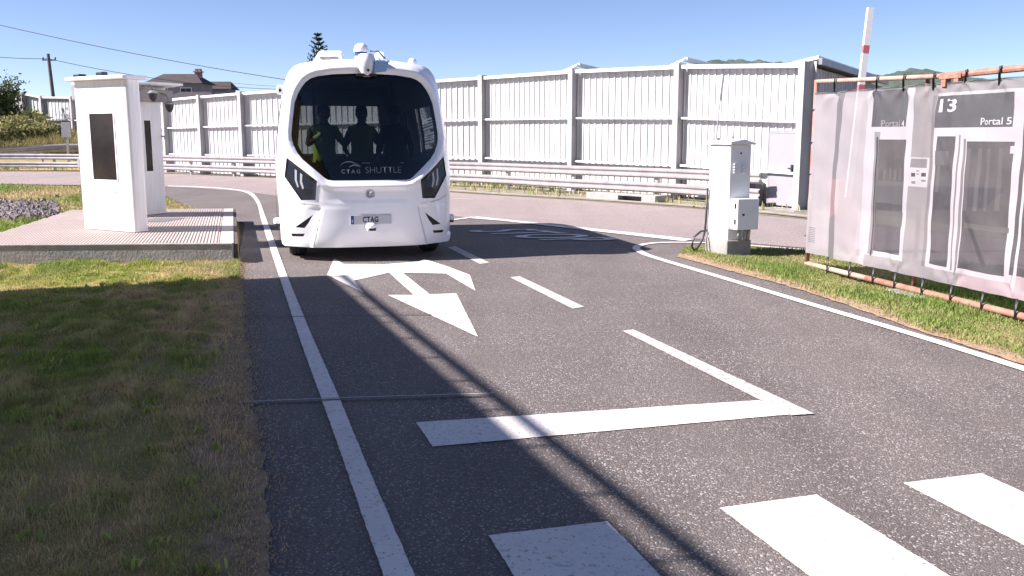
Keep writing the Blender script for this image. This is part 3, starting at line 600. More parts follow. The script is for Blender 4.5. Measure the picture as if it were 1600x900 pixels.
# ------------------------------------------------------------------ roadside cabinet
CB = empty('electrical_cabinet', (2.87, 12.3, 0), R(20), label='tall white electrical cabinet on a concrete block on the grass island', cat='cabinet')
mb = MB(); mb.prism([(-.02, -.02), (.36, -.02), (.34, .56), (0, .56)], -.02, .23); mb.build('concrete_base', M['concrete'], CB, bevel=.015)
mb = MB(); mb.box((0.01, .02, .23), (.33, .52, 1.49)); body = mb.build('body', M['cream'], CB, bevel=.008)
mb = MB(); mb.yprism([(-.03, 1.492), (.37, 1.492), (.375, 1.505), (.17, 1.565), (-.035, 1.53)], -.05, .56); mb.build('roof', M['cream'], CB, bevel=.006)
for cx in (.10, .225):
    for j in range(4):
        mb = MB(); z = 1.12+j*.036; mb.yprism([(cx-.042, z), (cx+.042, z), (cx+.036, z+.018), (cx-.036, z+.018)], -.004, .02); mb.build('louvre', M['cream'], body)
mb = MB(); mb.lathe([(.012, 0), (.012, .008)], Matrix.Translation((.17, .021, 1.38)) @ Matrix.Rotation(R(90), 4, 'X'), 10); mb.build('lock', M['black'], body)
mb = MB(); mb.box((.04, -.15, .38), (.37, .018, .79)); bxo = mb.build('meter_box', M['cream'], CB, bevel=.01)
mb = MB(); mb.lathe([(.015, 0), (.015, .012)], Matrix.Translation((.13, -.15, .58)) @ Matrix.Rotation(R(90), 4, 'X'), 10); mb.box((.035, -.12, .45), (.039, -.08, .52)); mb.box((.035, -.12, .66), (.039, -.08, .73)); mb.build('lock', M['black'], bxo)
mb = MB(); mb.tube([(.14, -.07, .38), (.13, -.06, .30), (.16, -.05, .23)], .022); mb.tube([(.22, -.07, .38), (.23, -.05, .30), (.21, -.045, .2)], .018); mb.tube([(.28, -.07, .38), (.28, -.05, .24)], .025); mb.build('conduit', M['galv'], CB, smooth=True)
mb = MB(); mb.tube([(-.02, .50, .9), (-.02, .52, .42), (-.03, .52, .30), (-.06, .52, .2), (-.14, .50, .09), (-.22, .47, .05), (-.27, .45, .12), (-.24, .45, .24), (-.12, .48, .31), (-.01, .5, .32)], .014, 6); mb.build('cable', M['black'], CB, smooth=True)
mb = MB(); mb.tube([(.06, .46, 1.53), (.08, .45, 1.9), (.10, .44, 2.24)], .012, 6, r2=.008); mb.tube([(.09, .44, 2.08), (.13, .44, 2.42)], .016, 6); mb.box((.05, .42, 1.53), (.10, .48, 1.58)); mb.build('antenna', M['galv'], CB)
mb = MB(); mb.lathe([(.012, 0), (.012, .05)], Matrix.Translation((.18, .25, 1.555)), 8); mb.build('lifting_eye', M['galv'], CB)

# ------------------------------------------------------------------ printed banner on its pipe frame
BA = Vector((3.56, 11.1, 0)); BB = Vector((4.36, 7.76, 0)); bd_ = (BB-BA).normalized(); bn = Vector((bd_.y, -bd_.x, 0)); bn = bn if bn.x < 0 else -bn
BL = (BB-BA).length + 1.6
ban = empty('banner_stand', BA, math.atan2(bd_.y, bd_.x), label='rusty pipe frame standing on the grass and holding the printed banner', cat='frame')
def BQ(px, py):       # photograph -> (s along the banner, z)
    d = ray(px, py); t = (BA-Vector((0, 0, CAMH))).dot(bn)/d.dot(bn); p = Vector((0, 0, CAMH))+d*t; return ((p-BA).dot(bd_), p.z)
# local frame: x along the banner, -y... the side of the road is +y or -y
LY = Vector((-bd_.y, bd_.x, 0)); sg = 1 if LY.dot(bn) > 0 else -1
PL, PC, PE = BQ(1275, 127.5), BQ(1472, 119), BQ(1600, 106); zE = PC[1]+(PE[1]-PC[1])/(PE[0]-PC[0])*(BL-PC[0])
def ztop(s_): return float(np.interp(s_, [0, PC[0], BL], [PL[1], PC[1], zE]))
mb = MB(); mb.tube([(0, 0, PL[1]), (PC[0], 0, PC[1])], .024); mb.build('top_pipe', M['rustpale'], ban, smooth=True)
mb = MB(); mb.tube([(PC[0]-.02, 0, PC[1]), (BL, 0, zE)], .030); x0_ = PC[0]+.03; mb.box((x0_, -.03, PC[1]-.10), (x0_+.06, .03, PC[1]-.03)); mb.box((x0_+.17, -.03, PC[1]-.10), (x0_+.23, .03, PC[1]-.03)); mb.box((x0_-.02, -.036, PC[1]-.03), (x0_+.27, .036, PC[1]+.012)); mb.build('top_pipe', M['rust'], ban)
mb = MB(); mb.tube([(0, 0, .05), (0, 0, PL[1]+.02)], .024); mb.build('side_pipe', M['rust'], ban, smooth=True)
mb = MB(); mb.tube([(-.02, 0, .085), (1.2, 0, .085)], .03); mb.build('bottom_pipe', M['rustpale'], ban, smooth=True)
mb = MB(); mb.tube([(1.2, 0, .085), (BL, 0, .085)], .032); mb.build('bottom_pipe', M['rust'], ban, smooth=True)
for xx in (1.9, 3.4, 5.0):
    if xx < BL: mb = MB(); mb.tube([(xx, -sg*.06, 0), (xx, -sg*.06, 2.18)], .022); mb.tube([(xx, -sg*.06, 1.9), (xx, -sg*1.0, .02)], .02); mb.build('upright', M['rust'], ban, smooth=True)
# ties
for px in (1309, 1375, 1417, 1464, 1514, 1567):
    s = BQ(px, 120)[0]; zt = ztop(s)
    mb = MB(); mb.tube([(s, sg*.035, zt+.03), (s+.004, sg*.045, zt-.03), (s-.003, sg*.03, zt-.13)], .009, 6); mb.tube([(s+.015, -.03, zt+.035), (s+.012, sg*.045, zt+.01), (s+.004, sg*.03, zt-.09)], .008, 6); mb.build('tie', M['black'], ban, smooth=True)
for px, py in ((1297, 419), (1331, 428), (1368, 437), (1402, 443), (1445, 452), (1490, 462), (1539, 474), (1592, 487)):
    s = BQ(px, py)[0]; mb = MB(); mb.tube([(s, sg*.03, .23), (s+.004, sg*.045, .12), (s, sg*.04, .045)], .009, 6); mb.tube([(s+.012, sg*.03, .21), (s+.01, sg*.045, .1), (s-.008, sg*.035, .05)], .007, 6); mb.build('tie', M['black'], ban, smooth=True)
for z in (.42, .80, 1.15, 1.52, 1.90):
    mb = MB(); mb.tube([(-.03, sg*.03, z), (.05, sg*.032, z+.01), (.09, sg*.028, z+.012)], .008, 6); mb.build('tie', M['black'], ban, smooth=True)
mb = MB(); mb.box((1.72, -.14, -.01), (2.28, .16, .055)); o = mb.build('foot_block', M['concrete'], bevel=.01); o.location = BA; o.rotation_euler = ban.rotation_euler
tag(o, 'flat pale concrete block under the banner frame bottom pipe', 'block')
# the print
def pm(name, c, c2=None, sc=1.2, tr=.13, st=None): return mat('print_'+name, c, .75, c2 or tuple(q*.88 for q in c), sc, 0, transp=tr, stretch=st)
PM = [pm('wall', (.185, .168, .172)), pm('pale_wall', (.28, .255, .262)), pm('white_frame', (.34, .318, .335)), pm('glass', (.038, .035, .039), (.060, .055, .059), 3.0), pm('column', (.13, .12, .125)), pm('paving', (.155, .142, .146), (.24, .215, .22), 1.6), pm('transom', (.048, .045, .05), (.064, .06, .066), 2.2), pm('pink_paving', (.25, .18, .193), (.29, .225, .238), 1.5), pm('panel', (.32, .305, .315)), pm('dark_line', (.035, .032, .036)), pm('hem', (.13, .125, .13), None, 1.2, .25), pm('reflection', (.075, .07, .073))]
rects = []      # s0, s1, z0, z1, material
def PR(x0, x1, y0, y1, m):    # rectangle of the print given by its corners in the photograph
    s0 = BQ(x0, (y0+y1)/2)[0]; s1 = BQ(x1, (y0+y1)/2)[0]; xm = (x0+x1)/2; z1 = BQ(xm, y0)[1]; z0 = BQ(xm, y1)[1]; rects.append((s0, s1, z0, z1, m)); return s0, s1, z0, z1
Z0, Z1 = .225, 2.10
SX = [BQ(p, 270)[0] for p in (1273, 1303, 1316, 1352, 1364)]
rects += [(0, SX[1], 0, 3, 1), (SX[1], SX[2], 0, 3, 4), (SX[2], SX[3], 0, 3, 1), (SX[3], SX[4], 0, 3, 2)]
sa, sb = BQ(1362, 300)[0], BQ(1424, 300)[0]
zb = .42
rects += [(SX[4], 9, 0, zb, 5), (BQ(1500, 430)[0], 9, 0, .52, 7)]
PR(1361, 1425, 136, 404, 2); PR(1366, 1421.5, 140, 198, 6); PR(1366, 1374, 206, 398, 0); PR(1372, 1414, 218, 396, 3); PR(1369, 1371.5, 214, 400, 9)
PR(1458, 1597, 142, 432, 2); PR(1466, 1589, 147, 199, 6); PR(1462, 1493, 213, 416, 3); PR(1508, 1580, 221, 427, 3); PR(1503, 1506.5, 217, 432, 4); PR(1453, 1457, 150, 418, 4); PR(1497, 1499, 211, 424, 4)
PR(1593, 1680, 136, 440, 3); PR(1680, 1690, 120, 470, 2); PR(1700, 1760, 120, 520, 4); PR(1598, 1602, 136, 460, 2)
PR(1425, 1453, 246, 292, 8); PR(1427, 1451, 248, 262, 4); PR(1428, 1434, 270, 276, 9); PR(1444, 1450, 270, 276, 9); PR(1428, 1434, 283, 287, 4); PR(1436, 1441, 266, 268, 4); PR(1436, 1441, 271, 273, 4); PR(1444, 1450, 281, 284, 4)
for j in range(9): z = .36+j*.021; rects.append((.07, .215, z, z+.010, 4))
PR(1418, 1421, 238, 252, 8); PR(1583, 1588, 228, 240, 8)
for k in range(5): PR(1374+k*8, 1377+k*8, 262+(k % 2)*3, 282, 11)
PR(1373, 1413, 283, 318, 11); PR(1373, 1413, 330, 352, 11)
for k in range(4): PR(1512+k*17, 1518+k*17, 232, 330, 11)
PR(1466, 1490, 236, 258, 11); PR(1468, 1474, 258, 300, 11); PR(1509, 1579, 352, 360, 11)
rects += [(0, 9, 2.075, 3, 10)]
xs = set([0.02, BL-.03]) | {r for q in rects for r in q[:2] if .02 < r < BL-.03} | {i*.05+.02 for i in range(1, int(BL/.05))}
zs = {Z0, Z1} | {r for q in rects for r in q[2:4] if Z0 < r < Z1} | {Z0+i*.06 for i in range(1, 32)}
def uniq(v):
    v = sorted(v); o = [v[0]]
    for q in v[1:]:
        if q-o[-1] > .0008: o.append(q)
    return o
xs, zs = uniq(xs), uniq(zs)
def sag(x, z):    # slack cloth: upright waves, stronger near the left and between ties
    t = (z-Z0)/(Z1-Z0); a = .010+.022*math.exp(-((x-.55)/.35)**2)
    cr = 0
    for sx_, sz_ in SAGT: q = math.hypot(x-sx_, (z-sz_)*.8); cr += .016*math.exp(-q/.22)*math.sin(math.atan2(z-sz_, x-sx_)*7)
    return .030 + cr + .005*math.sin(x*9+z*13)*math.sin(z*5+1) + a*math.sin(x*11+.5*math.sin(z*2.2)) + .006*math.sin(x*27+z*3) + .014*math.sin(t*math.pi)*math.sin(x*3.1)
SAGT = [(BQ(q, 120)[0], Z1) for q in (1309, 1375, 1417, 1464, 1514, 1567)]+[(BQ(q, 450)[0], Z0) for q in (1331, 1402, 1490, 1592)]
mb = MB()
nz = len(zs)
vs = [(x, sg*sag(x, z), z - (.012*abs(math.sin(x*8.2)) if z == Z1 else 0)) for x in xs for z in zs]; fs = []; mi = []
for i in range(len(xs)-1):
    for j in range(nz-1):
        cx, cz = (xs[i]+xs[i+1])/2, (zs[j]+zs[j+1])/2; k = 0
        for r in rects:
            if r[0] <= cx <= r[1] and r[2] <= cz <= r[3]: k = r[4]
        fs.append((i*nz+j, (i+1)*nz+j, (i+1)*nz+j+1, i*nz+j+1)); mi.append(k)
mb.v = vs; mb.f = fs; mb.m = mi
banner = mb.build('banner', PM, None, smooth=True); banner.location = BA; banner.rotation_euler = ban.rotation_euler
tag(banner, 'translucent mesh banner printed with entrance doors and the number 13', 'banner')
tw = pm('letters', (.42, .40, .42)); tw2 = pm('faded_letters', (.20, .19, .20))
def ptext(name, txt, pl, pr, m, bold):
    me = text_mesh(txt, 1, bold); vx = [v.co.x for v in me.vertices]; w = max(vx)-min(vx); x0 = min(vx); hgt = max(v.co.y for v in me.vertices)
    (s0, z0), (s1, z1) = BQ(*pl), BQ(*pr); k = (s1-s0)/w; kz = (z1-z0)/hgt
    return text_obj(name, txt, m, lambda x, y: Vector((s0+(x-x0)*k, sg*(sag(s0+(x-x0)*k, z0+y*kz)+.004), z0+y*kz)), 1, bold, parent=banner)
ptext('number', '13', (1471, 175), (1502, 153), tw, .02)
ptext('lettering', 'Portal 5', (1535, 195), (1587, 183), tw, .012)
ptext('lettering', 'Portal', (1381, 198), (1409, 187), tw2, .012); ptext('number', '4', (1411.5, 198), (1417.5, 188), tw, .012)
# raised barrier arm behind the banner
p0 = D(1326, 300, 12.6); p1 = D(1360, 12, 12.6); v = p1-p0
ba = empty('boom_barrier', (p0.x, p0.y, 0), 0, label='raised white boom barrier arm with red bands behind the banner', cat='barrier')
mb = MB()
def armbox(t0, t1, w, m_, nm, th=.03):
    mb = MB(); a = p0+v*t0-Vector((p0.x, p0.y, 0)); b = p0+v*t1-Vector((p0.x, p0.y, 0)); t = v.normalized(); u = Vector((t.z, 0, -t.x)); q = Vector((0, 1, 0)); vs = []
    for e in (a, b):
        for sx, sy in ((-1, -1), (1, -1), (1, 1), (-1, 1)): vs.append(e+u*w*sx+q*th*sy)
    mb.add(vs, [(3,2,1,0),(4,5,6,7),(0,1,5,4),(1,2,6,5),(2,3,7,6),(3,0,4,7)]); return mb.build(nm, m_, ba)
armbox(-.03, 1.0, .038, M['barrier'], 'arm'); armbox(.56, .59, .0400, M['red'], 'band', .0325); armbox(.76, .80, .0400, M['red'], 'band', .0325); pass
mb = MB(); z0 = (p0+v*-.3).z; c = p0-Vector((p0.x, p0.y, 0)); mb.box((c.x-.14, .04, 0), (c.x+.16, .34, c.z+.16)); mb.build('barrier_post', M['red'], ba, bevel=.02)

# ------------------------------------------------------------------ the shuttle
bus = empty('shuttle_bus', (-1.816, 11.93, 0), R(14.7), label='white driverless shuttle bus with big dark windscreen coming down the lane', cat='bus')
OUT = [(0, 2.59), (.35, 2.578), (.675, 2.545), (.80, 2.525), (.88, 2.49), (.945, 2.42), (.985, 2.335), (1.01, 2.2), (1.035, 2.065), (1.075, 1.82), (1.11, 1.59), (1.13, 1.35), (1.14, 1.17), (1.14, .95), (1.137, .80), (1.13, .56), (1.125, .32), (1.115, .22), (1.085, .19), (.7, .185), (.35, .185), (0, .185)]
WND = [(0, 2.40), (.40, 2.383), (.60, 2.356), (.68, 2.33), (.745, 2.285), (.80, 2.215), (.845, 2.14), (.89, 2.03), (.925, 1.81), (.947, 1.64), (.944, 1.555), (.925, 1.48), (.885, 1.39), (.82, 1.305), (.56, 1.075), (.52, 1.052), (.46, 1.043), (0, 1.043)]
def sym(h): return h + [(-x, z) for x, z in h[::-1] if x > 1e-6]
OUTF, WNDF = sym(OUT), sym(WND)
HEAD = [(1.02, 1.335), (.66, 1.042), (.685, .80), (.863, .795), (1.055, 1.09)]
FOG = [(.72, .612), (.95, .445), (.83, .437), (.78, .505)]; SLOT = [(.83, .365), (1.0, .362), (.985, .325), (.85, .328)]
def mir(p): return [(-x, z) for x, z in p[::-1]]
def pdist(P, poly):
    d = np.full(len(P), 1e9); n = len(poly)
    for i in range(n):
        a = np.array(poly[i]); b = np.array(poly[(i+1) % n]); ab = b-a; t = np.clip(((P-a)@ab)/(ab@ab+1e-12), 0, 1); d = np.minimum(d, np.linalg.norm(P-a-t[:, None]*ab, axis=1))
    return d
def sst(x, a, b): t = np.clip((x-a)/(b-a), 0, 1); return t*t*(3-2*t)
def fdepth(P, detail=True):
    x, z = np.abs(P[:, 0]), P[:, 1]; t = np.maximum(0, z-.95)
    y = .30*(t/1.5)**1.25+.36*(x/1.1)**3.2+.03*np.maximum(0, (.5-z)/.3)**2
    d = pdist(P, OUTF); y += .11*np.clip(1-d/.11, 0, 1)**2*np.where(z < .3, .12, 1)
    if detail:
        ins = inpoly(P[:, 0], P[:, 1], WNDF); dw = np.where(ins, 0, pdist(P, WNDF))
        y -= .050*sst(dw, .0, .075)*(1-sst(dw, .085, .125)); y += .012*(1-sst(dw, 0, .006))
        y += .022*(1-sst(np.abs(z-.725), .006, .014))*(x < .98)
        cr = .60+(.71-z)*.26
        y += np.where(z < .71, .024*sst(x-cr, 0, .03)-.030*sst(x-cr, .05, .30)*sst(z, .25, .4), 0)
        y += np.where((z > .735) & (z < 1.04), .012*(1-sst(np.abs(x), .40, .62))*sst(z, .735, .8), 0)
        dh = np.minimum(pdist(P, HEAD), pdist(P, mir(HEAD))); y -= .010*(1-sst(dh, .0, .03))
    return y
def resample(poly, s):
    out = []
    for i in range(len(poly)):
        a = Vector(poly[i]); b = Vector(poly[(i+1) % len(poly)]); n = max(1, math.ceil((b-a).length/s))
        out += [tuple(a+(b-a)*j/n) for j in range(n)]
    return out
def fill(outer, holes, s):
    loops = [resample(outer, s)]+[resample(h, s*.8) for h in holes]; V = []; Ed = []
    for lp in loops: o = len(V); V += lp; Ed += [(o+i, o+(i+1) % len(lp)) for i in range(len(lp))]
    bp = np.array(V); x0, z0 = bp.min(0); x1, z1 = bp.max(0)
    gx, gz = np.meshgrid(np.arange(x0, x1, s), np.arange(z0, z1, s)); gp = np.c_[gx.ravel(), gz.ravel()]
    k = inpoly(gp[:, 0], gp[:, 1], loops[0])
    for h in loops[1:]: k &= ~inpoly(gp[:, 0], gp[:, 1], h)
    gp = gp[k]; dd = np.min([pdist(gp, lp) for lp in loops], axis=0); gp = gp[dd > s*.45]
    vs, ed, fs, *_ = delaunay_2d_cdt([Vector(v) for v in V]+[Vector(g) for g in gp], Ed, [], 0, 1e-5)
    vs = np.array([tuple(v) for v in vs]); tri = np.array(fs); c = vs[tri].mean(1); k = inpoly(c[:, 0], c[:, 1], loops[0])
    for h in loops[1:]: k &= ~inpoly(c[:, 0], c[:, 1], h)
    return vs, tri[k]
def front_part(name, outer, holes, s, m, parent, off=0.0, detail=True, flat=False):
    vs, tri = fill(outer, holes, s); y = fdepth(vs, detail)+off; mb = MB()
    # wind faces to look forward (-y)
    a, b, c = vs[tri[:, 0]], vs[tri[:, 1]], vs[tri[:, 2]]; cr = (b-a)[:, 0]*(c-a)[:, 1]-(b-a)[:, 1]*(c-a)[:, 0]
    tri = np.where(cr[:, None] > 0, tri, tri[:, ::-1])
    mb.add([(v[0], yy, v[1]) for v, yy in zip(vs, y)], [tuple(int(i) for i in t) for t in tri]); return mb.build(name, m, parent, smooth=not flat)
holes = [WNDF, HEAD, mir(HEAD), FOG, mir(FOG), SLOT, mir(SLOT)]
fr = front_part('front_shell', OUTF, holes, .024, M['white'], bus)
def rim(name, poly, m, parent, depth, s=.02):      # walls of an opening, running inwards
    lp = resample(poly, s); P = np.array(lp); y = fdepth(P); n = len(lp); mb = MB()
    mb.add([(p[0], yy, p[1]) for p, yy in zip(lp, y)]+[(p[0], yy+depth, p[1]) for p, yy in zip(lp, y)], [(i, (i+1) % n, n+(i+1) % n, n+i) for i in range(n)]); return mb.build(name, m, parent)
for poly in (HEAD, mir(HEAD)):
    h = front_part('headlight', poly, [], .03, M['gloss'], bus, .016); rim('headlight_rim', poly, M['white'], h, .02)
    sgx = 1 if poly is HEAD else -1
    for q in ([(.90, 1.17), (.925, 1.185), (.930, 1.05), (.90, .955), (.885, .965), (.905, 1.05)], [(.835, 1.12), (.862, 1.14), (.868, 1.02), (.84, .93), (.822, .95), (.842, 1.03)]):
        q = [(sgx*x, z) for x, z in (q if sgx > 0 else q[::-1])]; front_part('light_guide', q, [], .03, M['guide'], h, .010)
for poly in (FOG, mir(FOG), SLOT, mir(SLOT)):
    h = front_part('air_intake', poly, [], .03, M['black'], bus, .045); rim('intake_rim', poly, M['white'], h, .045)
def clip_z(poly, z0, keep_above):
    out = []; n = len(poly)
    for i in range(n):
        a, b = poly[i], poly[(i+1) % n]; ia = (a[1] >= z0) == keep_above; ib = (b[1] >= z0) == keep_above
        if ia: out.append(a)
        if ia != ib: t = (z0-a[1])/(b[1]-a[1]); out.append((a[0]+(b[0]-a[0])*t, z0))
    return out
ws = front_part('windscreen', WNDF, [], .05, M['wind'], bus, .012, False)
inner = clip_z([(x*.945, 1.70+(z-1.70)*.945) for x, z in WNDF], 1.275, True)          # black printed border and lower band
front_part('glass_band', WNDF, [inner], .03, M['frit'], ws, .0145, False)
rim('windscreen_rim', WNDF, M['grey'], ws, .03)
def bf(off=-.004): return lambda X0, Z0: (lambda x, y: Vector((X0+x, float(fdepth(np.array([[X0+x, Z0+y]]), False)[0])+.012+off, Z0+y)))
text_obj('lettering', 'SHUTTLE', M['lightgrey'], bf()(.18, 1.135), .115, -.0015, 1.0, ws)
text_obj('lettering', 'CTAG', M['lightgrey'], bf()(-.235, 1.135), .07, .001, 1.5, ws)
mb = MB(); f_ = bf()(-.235, 1.135); vs = []; n = 18
for i in range(n+1):
    t = i/n; x = -.135+.27*t; zc = .085+.055*math.sin(math.pi*t**.75); th = .002+.010*math.sin(math.pi*t)
    vs += [f_(x, zc), f_(x, zc+th)]
mb.add(vs, [(2*i, 2*i+2, 2*i+3, 2*i+1) for i in range(n)])
vs = []
for i in range(9): t = i/8; x = -.02+.14*t; vs += [f_(x, .075+.02*math.sin(t*3.1)), f_(x, .083+.028*math.sin(t*3.1))]
mb.add(vs, [(2*i, 2*i+2, 2*i+3, 2*i+1) for i in range(8)]); mb.build('swoosh_emblem', M['lightgrey'], ws)
mb = MB(); f_ = bf()(.18, 1.135); mb.add([f_(-.27, .125), f_(.27, .125), f_(.27, .131), f_(-.27, .131)], [(0, 1, 2, 3)]); mb.build('thin_line', M['grey'], ws)
# body behind the front
CT = np.array(OUTF); yf = fdepth(CT); ST = [None, 1.02, 1.15, 2.62, 2.80, 4.20, 4.45, 4.75]
def station(k, scale=1.0):
    if k == 0: return [(CT[i, 0], yf[i], CT[i, 1]) for i in range(len(CT))]
    f = [1, 1, 1, 1, .995, .985, .965, .90][k]; g = [0, 0, 0, 0, 0, .01, .03, .10][k]
    return [(x*f, max(ST[k], 0), z-(g*max(0, z-1.2)) if z > .3 else z) for x, z in OUTF]
nC = len(CT); sts = [station(k) for k in range(len(ST))]
def winseg(i):
    z = (OUTF[i][1]+OUTF[(i+1) % nC][1])/2; return 1.35 < z < 2.065 and abs(OUTF[i][0]) > .9
mb = MB(); gl_ = {}; fl = []
for k in range(len(ST)-1):
    for i in range(nC):
        j = (i+1) % nC; q = [sts[k][i], sts[k][j], sts[k+1][j], sts[k+1][i]]
        if winseg(i) and k in (2, 4): gl_.setdefault((k, OUTF[i][0] > 0), []).append(q); continue
        fl.append(q)
V = []; idx = {}; F = []
def vid(p):
    key = tuple(round(float(c), 5) for c in p)
    if key not in idx: idx[key] = len(V); V.append(key)
    return idx[key]
for q in fl: F.append(tuple(vid(p) for p in q))
mb.add(V, F); sh = mb.build('body_shell', M['white'], bus, auto=35)
mb = MB(); Vi = [(x*.965, y+(.10 if y < 1 else (-.05 if y > 4.6 else 0)), .235+(z-.235)*.975) for x, y, z in V]; mb.add(Vi, [f[::-1] for f in F]); mb.build('cabin_lining', M['inner'], bus)
for (k, right), qs in gl_.items():
    mb = MB()
    for q in qs: mb.add([(x*.995, y, z) for x, y, z in q], [(0, 1, 2, 3)])
    mb.build('side_window', M['side'], bus)
# rear wall with its window
re = sts[-1]; ro = [(p[0], p[2]) for p in re]; rw = [(-.74, 1.30), (.74, 1.30), (.66, 2.12), (-.66, 2.12)]
vs, tri = fill(ro, [rw], .12); mb = MB(); mb.add([(v[0], 4.75, v[1]) for v in vs], [tuple(int(i) for i in t) for t in tri]); mb.build('rear_wall', M['white'], bus)
mb = MB(); mb.add([(x, 4.745, z) for x, z in rw], [(0, 1, 2, 3)]); mb.build('rear_window', glass('clear_rear_glass', (.75, .78, .78)), bus)
mb = MB(); mb.box((-1.0, .50, .215), (1.0, 4.6, .30)); mb.build('floor_pan', M['black'], bus)
mb = MB(); mb.yprism([(-.95, .9), (.95, .9), (.9, 1.16), (-.9, 1.16)], .42, .62); mb.build('dashboard', M['black'], bus)
# seats
for (sx, sy, ry) in ((-.62, 3.9, 0), (.62, 3.9, 0), (0, 3.9, 0), (.72, 2.9, 90), (-.75, 3.0, -90)):
    mb = MB(); Xs = Matrix.Translation((sx, sy, .30)) @ Matrix.Rotation(R(ry), 4, 'Z'); mb.box((-.22, -.25, .30), (.22, .22, .44), 0, Xs); mb.box((-.22, .16, .44), (.22, .27, .98), 0, Xs); mb.box((-.15, -.15, 0), (.15, .2, .30), 0, Xs); mb.build('seat', M['seatm'], bus, bevel=.03)
for sx in (-.55, .62):
    mb = MB(); mb.tube([(sx, 2.45, .3), (sx, 2.45, 2.4)], .02); mb.build('grab_pole', M['grey'], bus, smooth=True)
# wheels
for sx in (-1, 1):
    for yy in (.98, 3.75):
        Xw = Matrix.Translation((sx*.90, yy, .33)) @ Matrix.Rotation(R(90), 4, 'Y')
        mb = MB(); mb.lathe([(.20, -.115), (.30, -.115), (.328, -.085), (.33, -.03), (.322, -.02), (.33, -.01), (.33, .03), (.322, .04), (.33, .05), (.328, .085), (.30, .115), (.20, .115)], Xw, 28); wt = mb.build('wheel', M['rubber'], bus, auto=40)
        mb = MB(); mb.lathe([(.03, -.09), (.19, -.118), (.198, -.116), (.198, .116), (.19, .118), (.03, .09)], Xw, 24); mb.build('rim', M['chrome'], wt, auto=40)
        arc = [(yy+.42*math.cos(t_*math.pi/12), max(.20, .36+.40*math.sin(t_*math.pi/12))) for t_ in range(13)]; arc = [(arc[0][0], .20)]+arc+[(arc[-1][0], .20)]
        mb = MB(); mb.add([(sx*1.141, p, q) for p, q in arc], [tuple(range(len(arc)))[::sx]]); mb.build('wheel_arch', M['black'], bus)
# number plate, emblem, low camera
y0 = float(fdepth(np.array([[0, .545]]))[0])
mb = MB(); mb.box((-.262, y0-.014, .485), (.262, y0-.003, .602)); pl = mb.build('number_plate', M['plate'], bus, bevel=.004)
mb = MB(); mb.box((-.258, y0-.0165, .489), (-.218, y0-.0142, .598)); mb.build('blue_band', M['eublue'], pl)
mb = MB(); mb.box((-.243, y0-.0175, .51), (-.235, y0-.0167, .545)); mb.build('country_mark', M['lampwhite'], pl)
text_obj('plate_lettering', 'CTAG', M['black'], lambda x, y: Vector((-.005+x*.72, y0-.0165, .512+y)), .098, .0035, 1.12, pl)
ye = float(fdepth(np.array([[0, .87]]))[0]); Xe = Matrix.Translation((0.0, ye, .868)) @ Matrix.Rotation(R(90), 4, 'X')
mb = MB(); mb.lathe([(.058, -.01), (.062, .008), (.056, .016), (.048, .014), (.046, .004)], Xe, 28); em = mb.build('emblem', M['chrome'], bus, smooth=True)
mb = MB(); mb.box((-.018, ye-.016, .84), (-.008, ye-.006, .898)); mb.box((-.018, ye-.016, .862), (.026, ye-.006, .872)); mb.build('emblem_mark', M['chrome'], em)
mb = MB(); mb.lathe([(.075, -.02), (.075, .02), (.045, .05), (.0, .06)][:3], Matrix.Translation((0, y0-.02, .455)), 18); mb.box((-.06, y0-.085, .40), (.06, y0-.01, .44)); fc = mb.build('bumper_camera', M['white'], bus, bevel=.008)
mb = MB(); mb.box((-.032, y0-.092, .405), (.052, y0-.086, .437)); mb.build('lens', M['black'], fc)
for q in ([(-.60, .717), (.60, .717), (.60, .733), (-.60, .733)],):
    front_part('panel_gap', q, [], .03, M['grey'], bus, -.001)
for sx in (1, -1):
    q = [(.60, .717), (.80, .735), (.95, .77), (1.06, .825), (1.055, .837), (.94, .783), (.79, .749), (.60, .733)]; q = q if sx > 0 else mir(q); front_part('panel_gap', q, [], .03, M['plate'], bus, -.002)
    q = [(.615, .69), (.625, .69), (.745, .20), (.733, .20)]; q = q if sx > 0 else mir(q); front_part('panel_gap', q, [], .03, M['plate'], bus, -.002)
# side sensors
for sx, zz in ((-1, .50), (1, .50)):
    mb = MB(); mb.lathe([(.055, -.035), (.06, -.02), (.06, .02), (.035, .04)], Matrix.Translation((sx*1.155, .62, zz)), 16); ss = mb.build('corner_sensor', M['white'], bus, auto=50)
    mb = MB(); mb.lathe([(.05, -.07), (.052, -.036)], Matrix.Translation((sx*1.155, .62, zz)), 16); mb.build('sensor_window', M['black'], ss)
mb = MB(); mb.box((-1.10, .70, 2.14), (-1.0, .84, 2.26)); mc = mb.build('mirror_camera', M['white'], bus, bevel=.02)
mb = MB(); mb.lathe([(.02, 0), (.02, .012)], Matrix.Translation((-1.06, .698, 2.19)) @ Matrix.Rotation(R(90), 4, 'X'), 10); mb.build('lens', M['black'], mc)
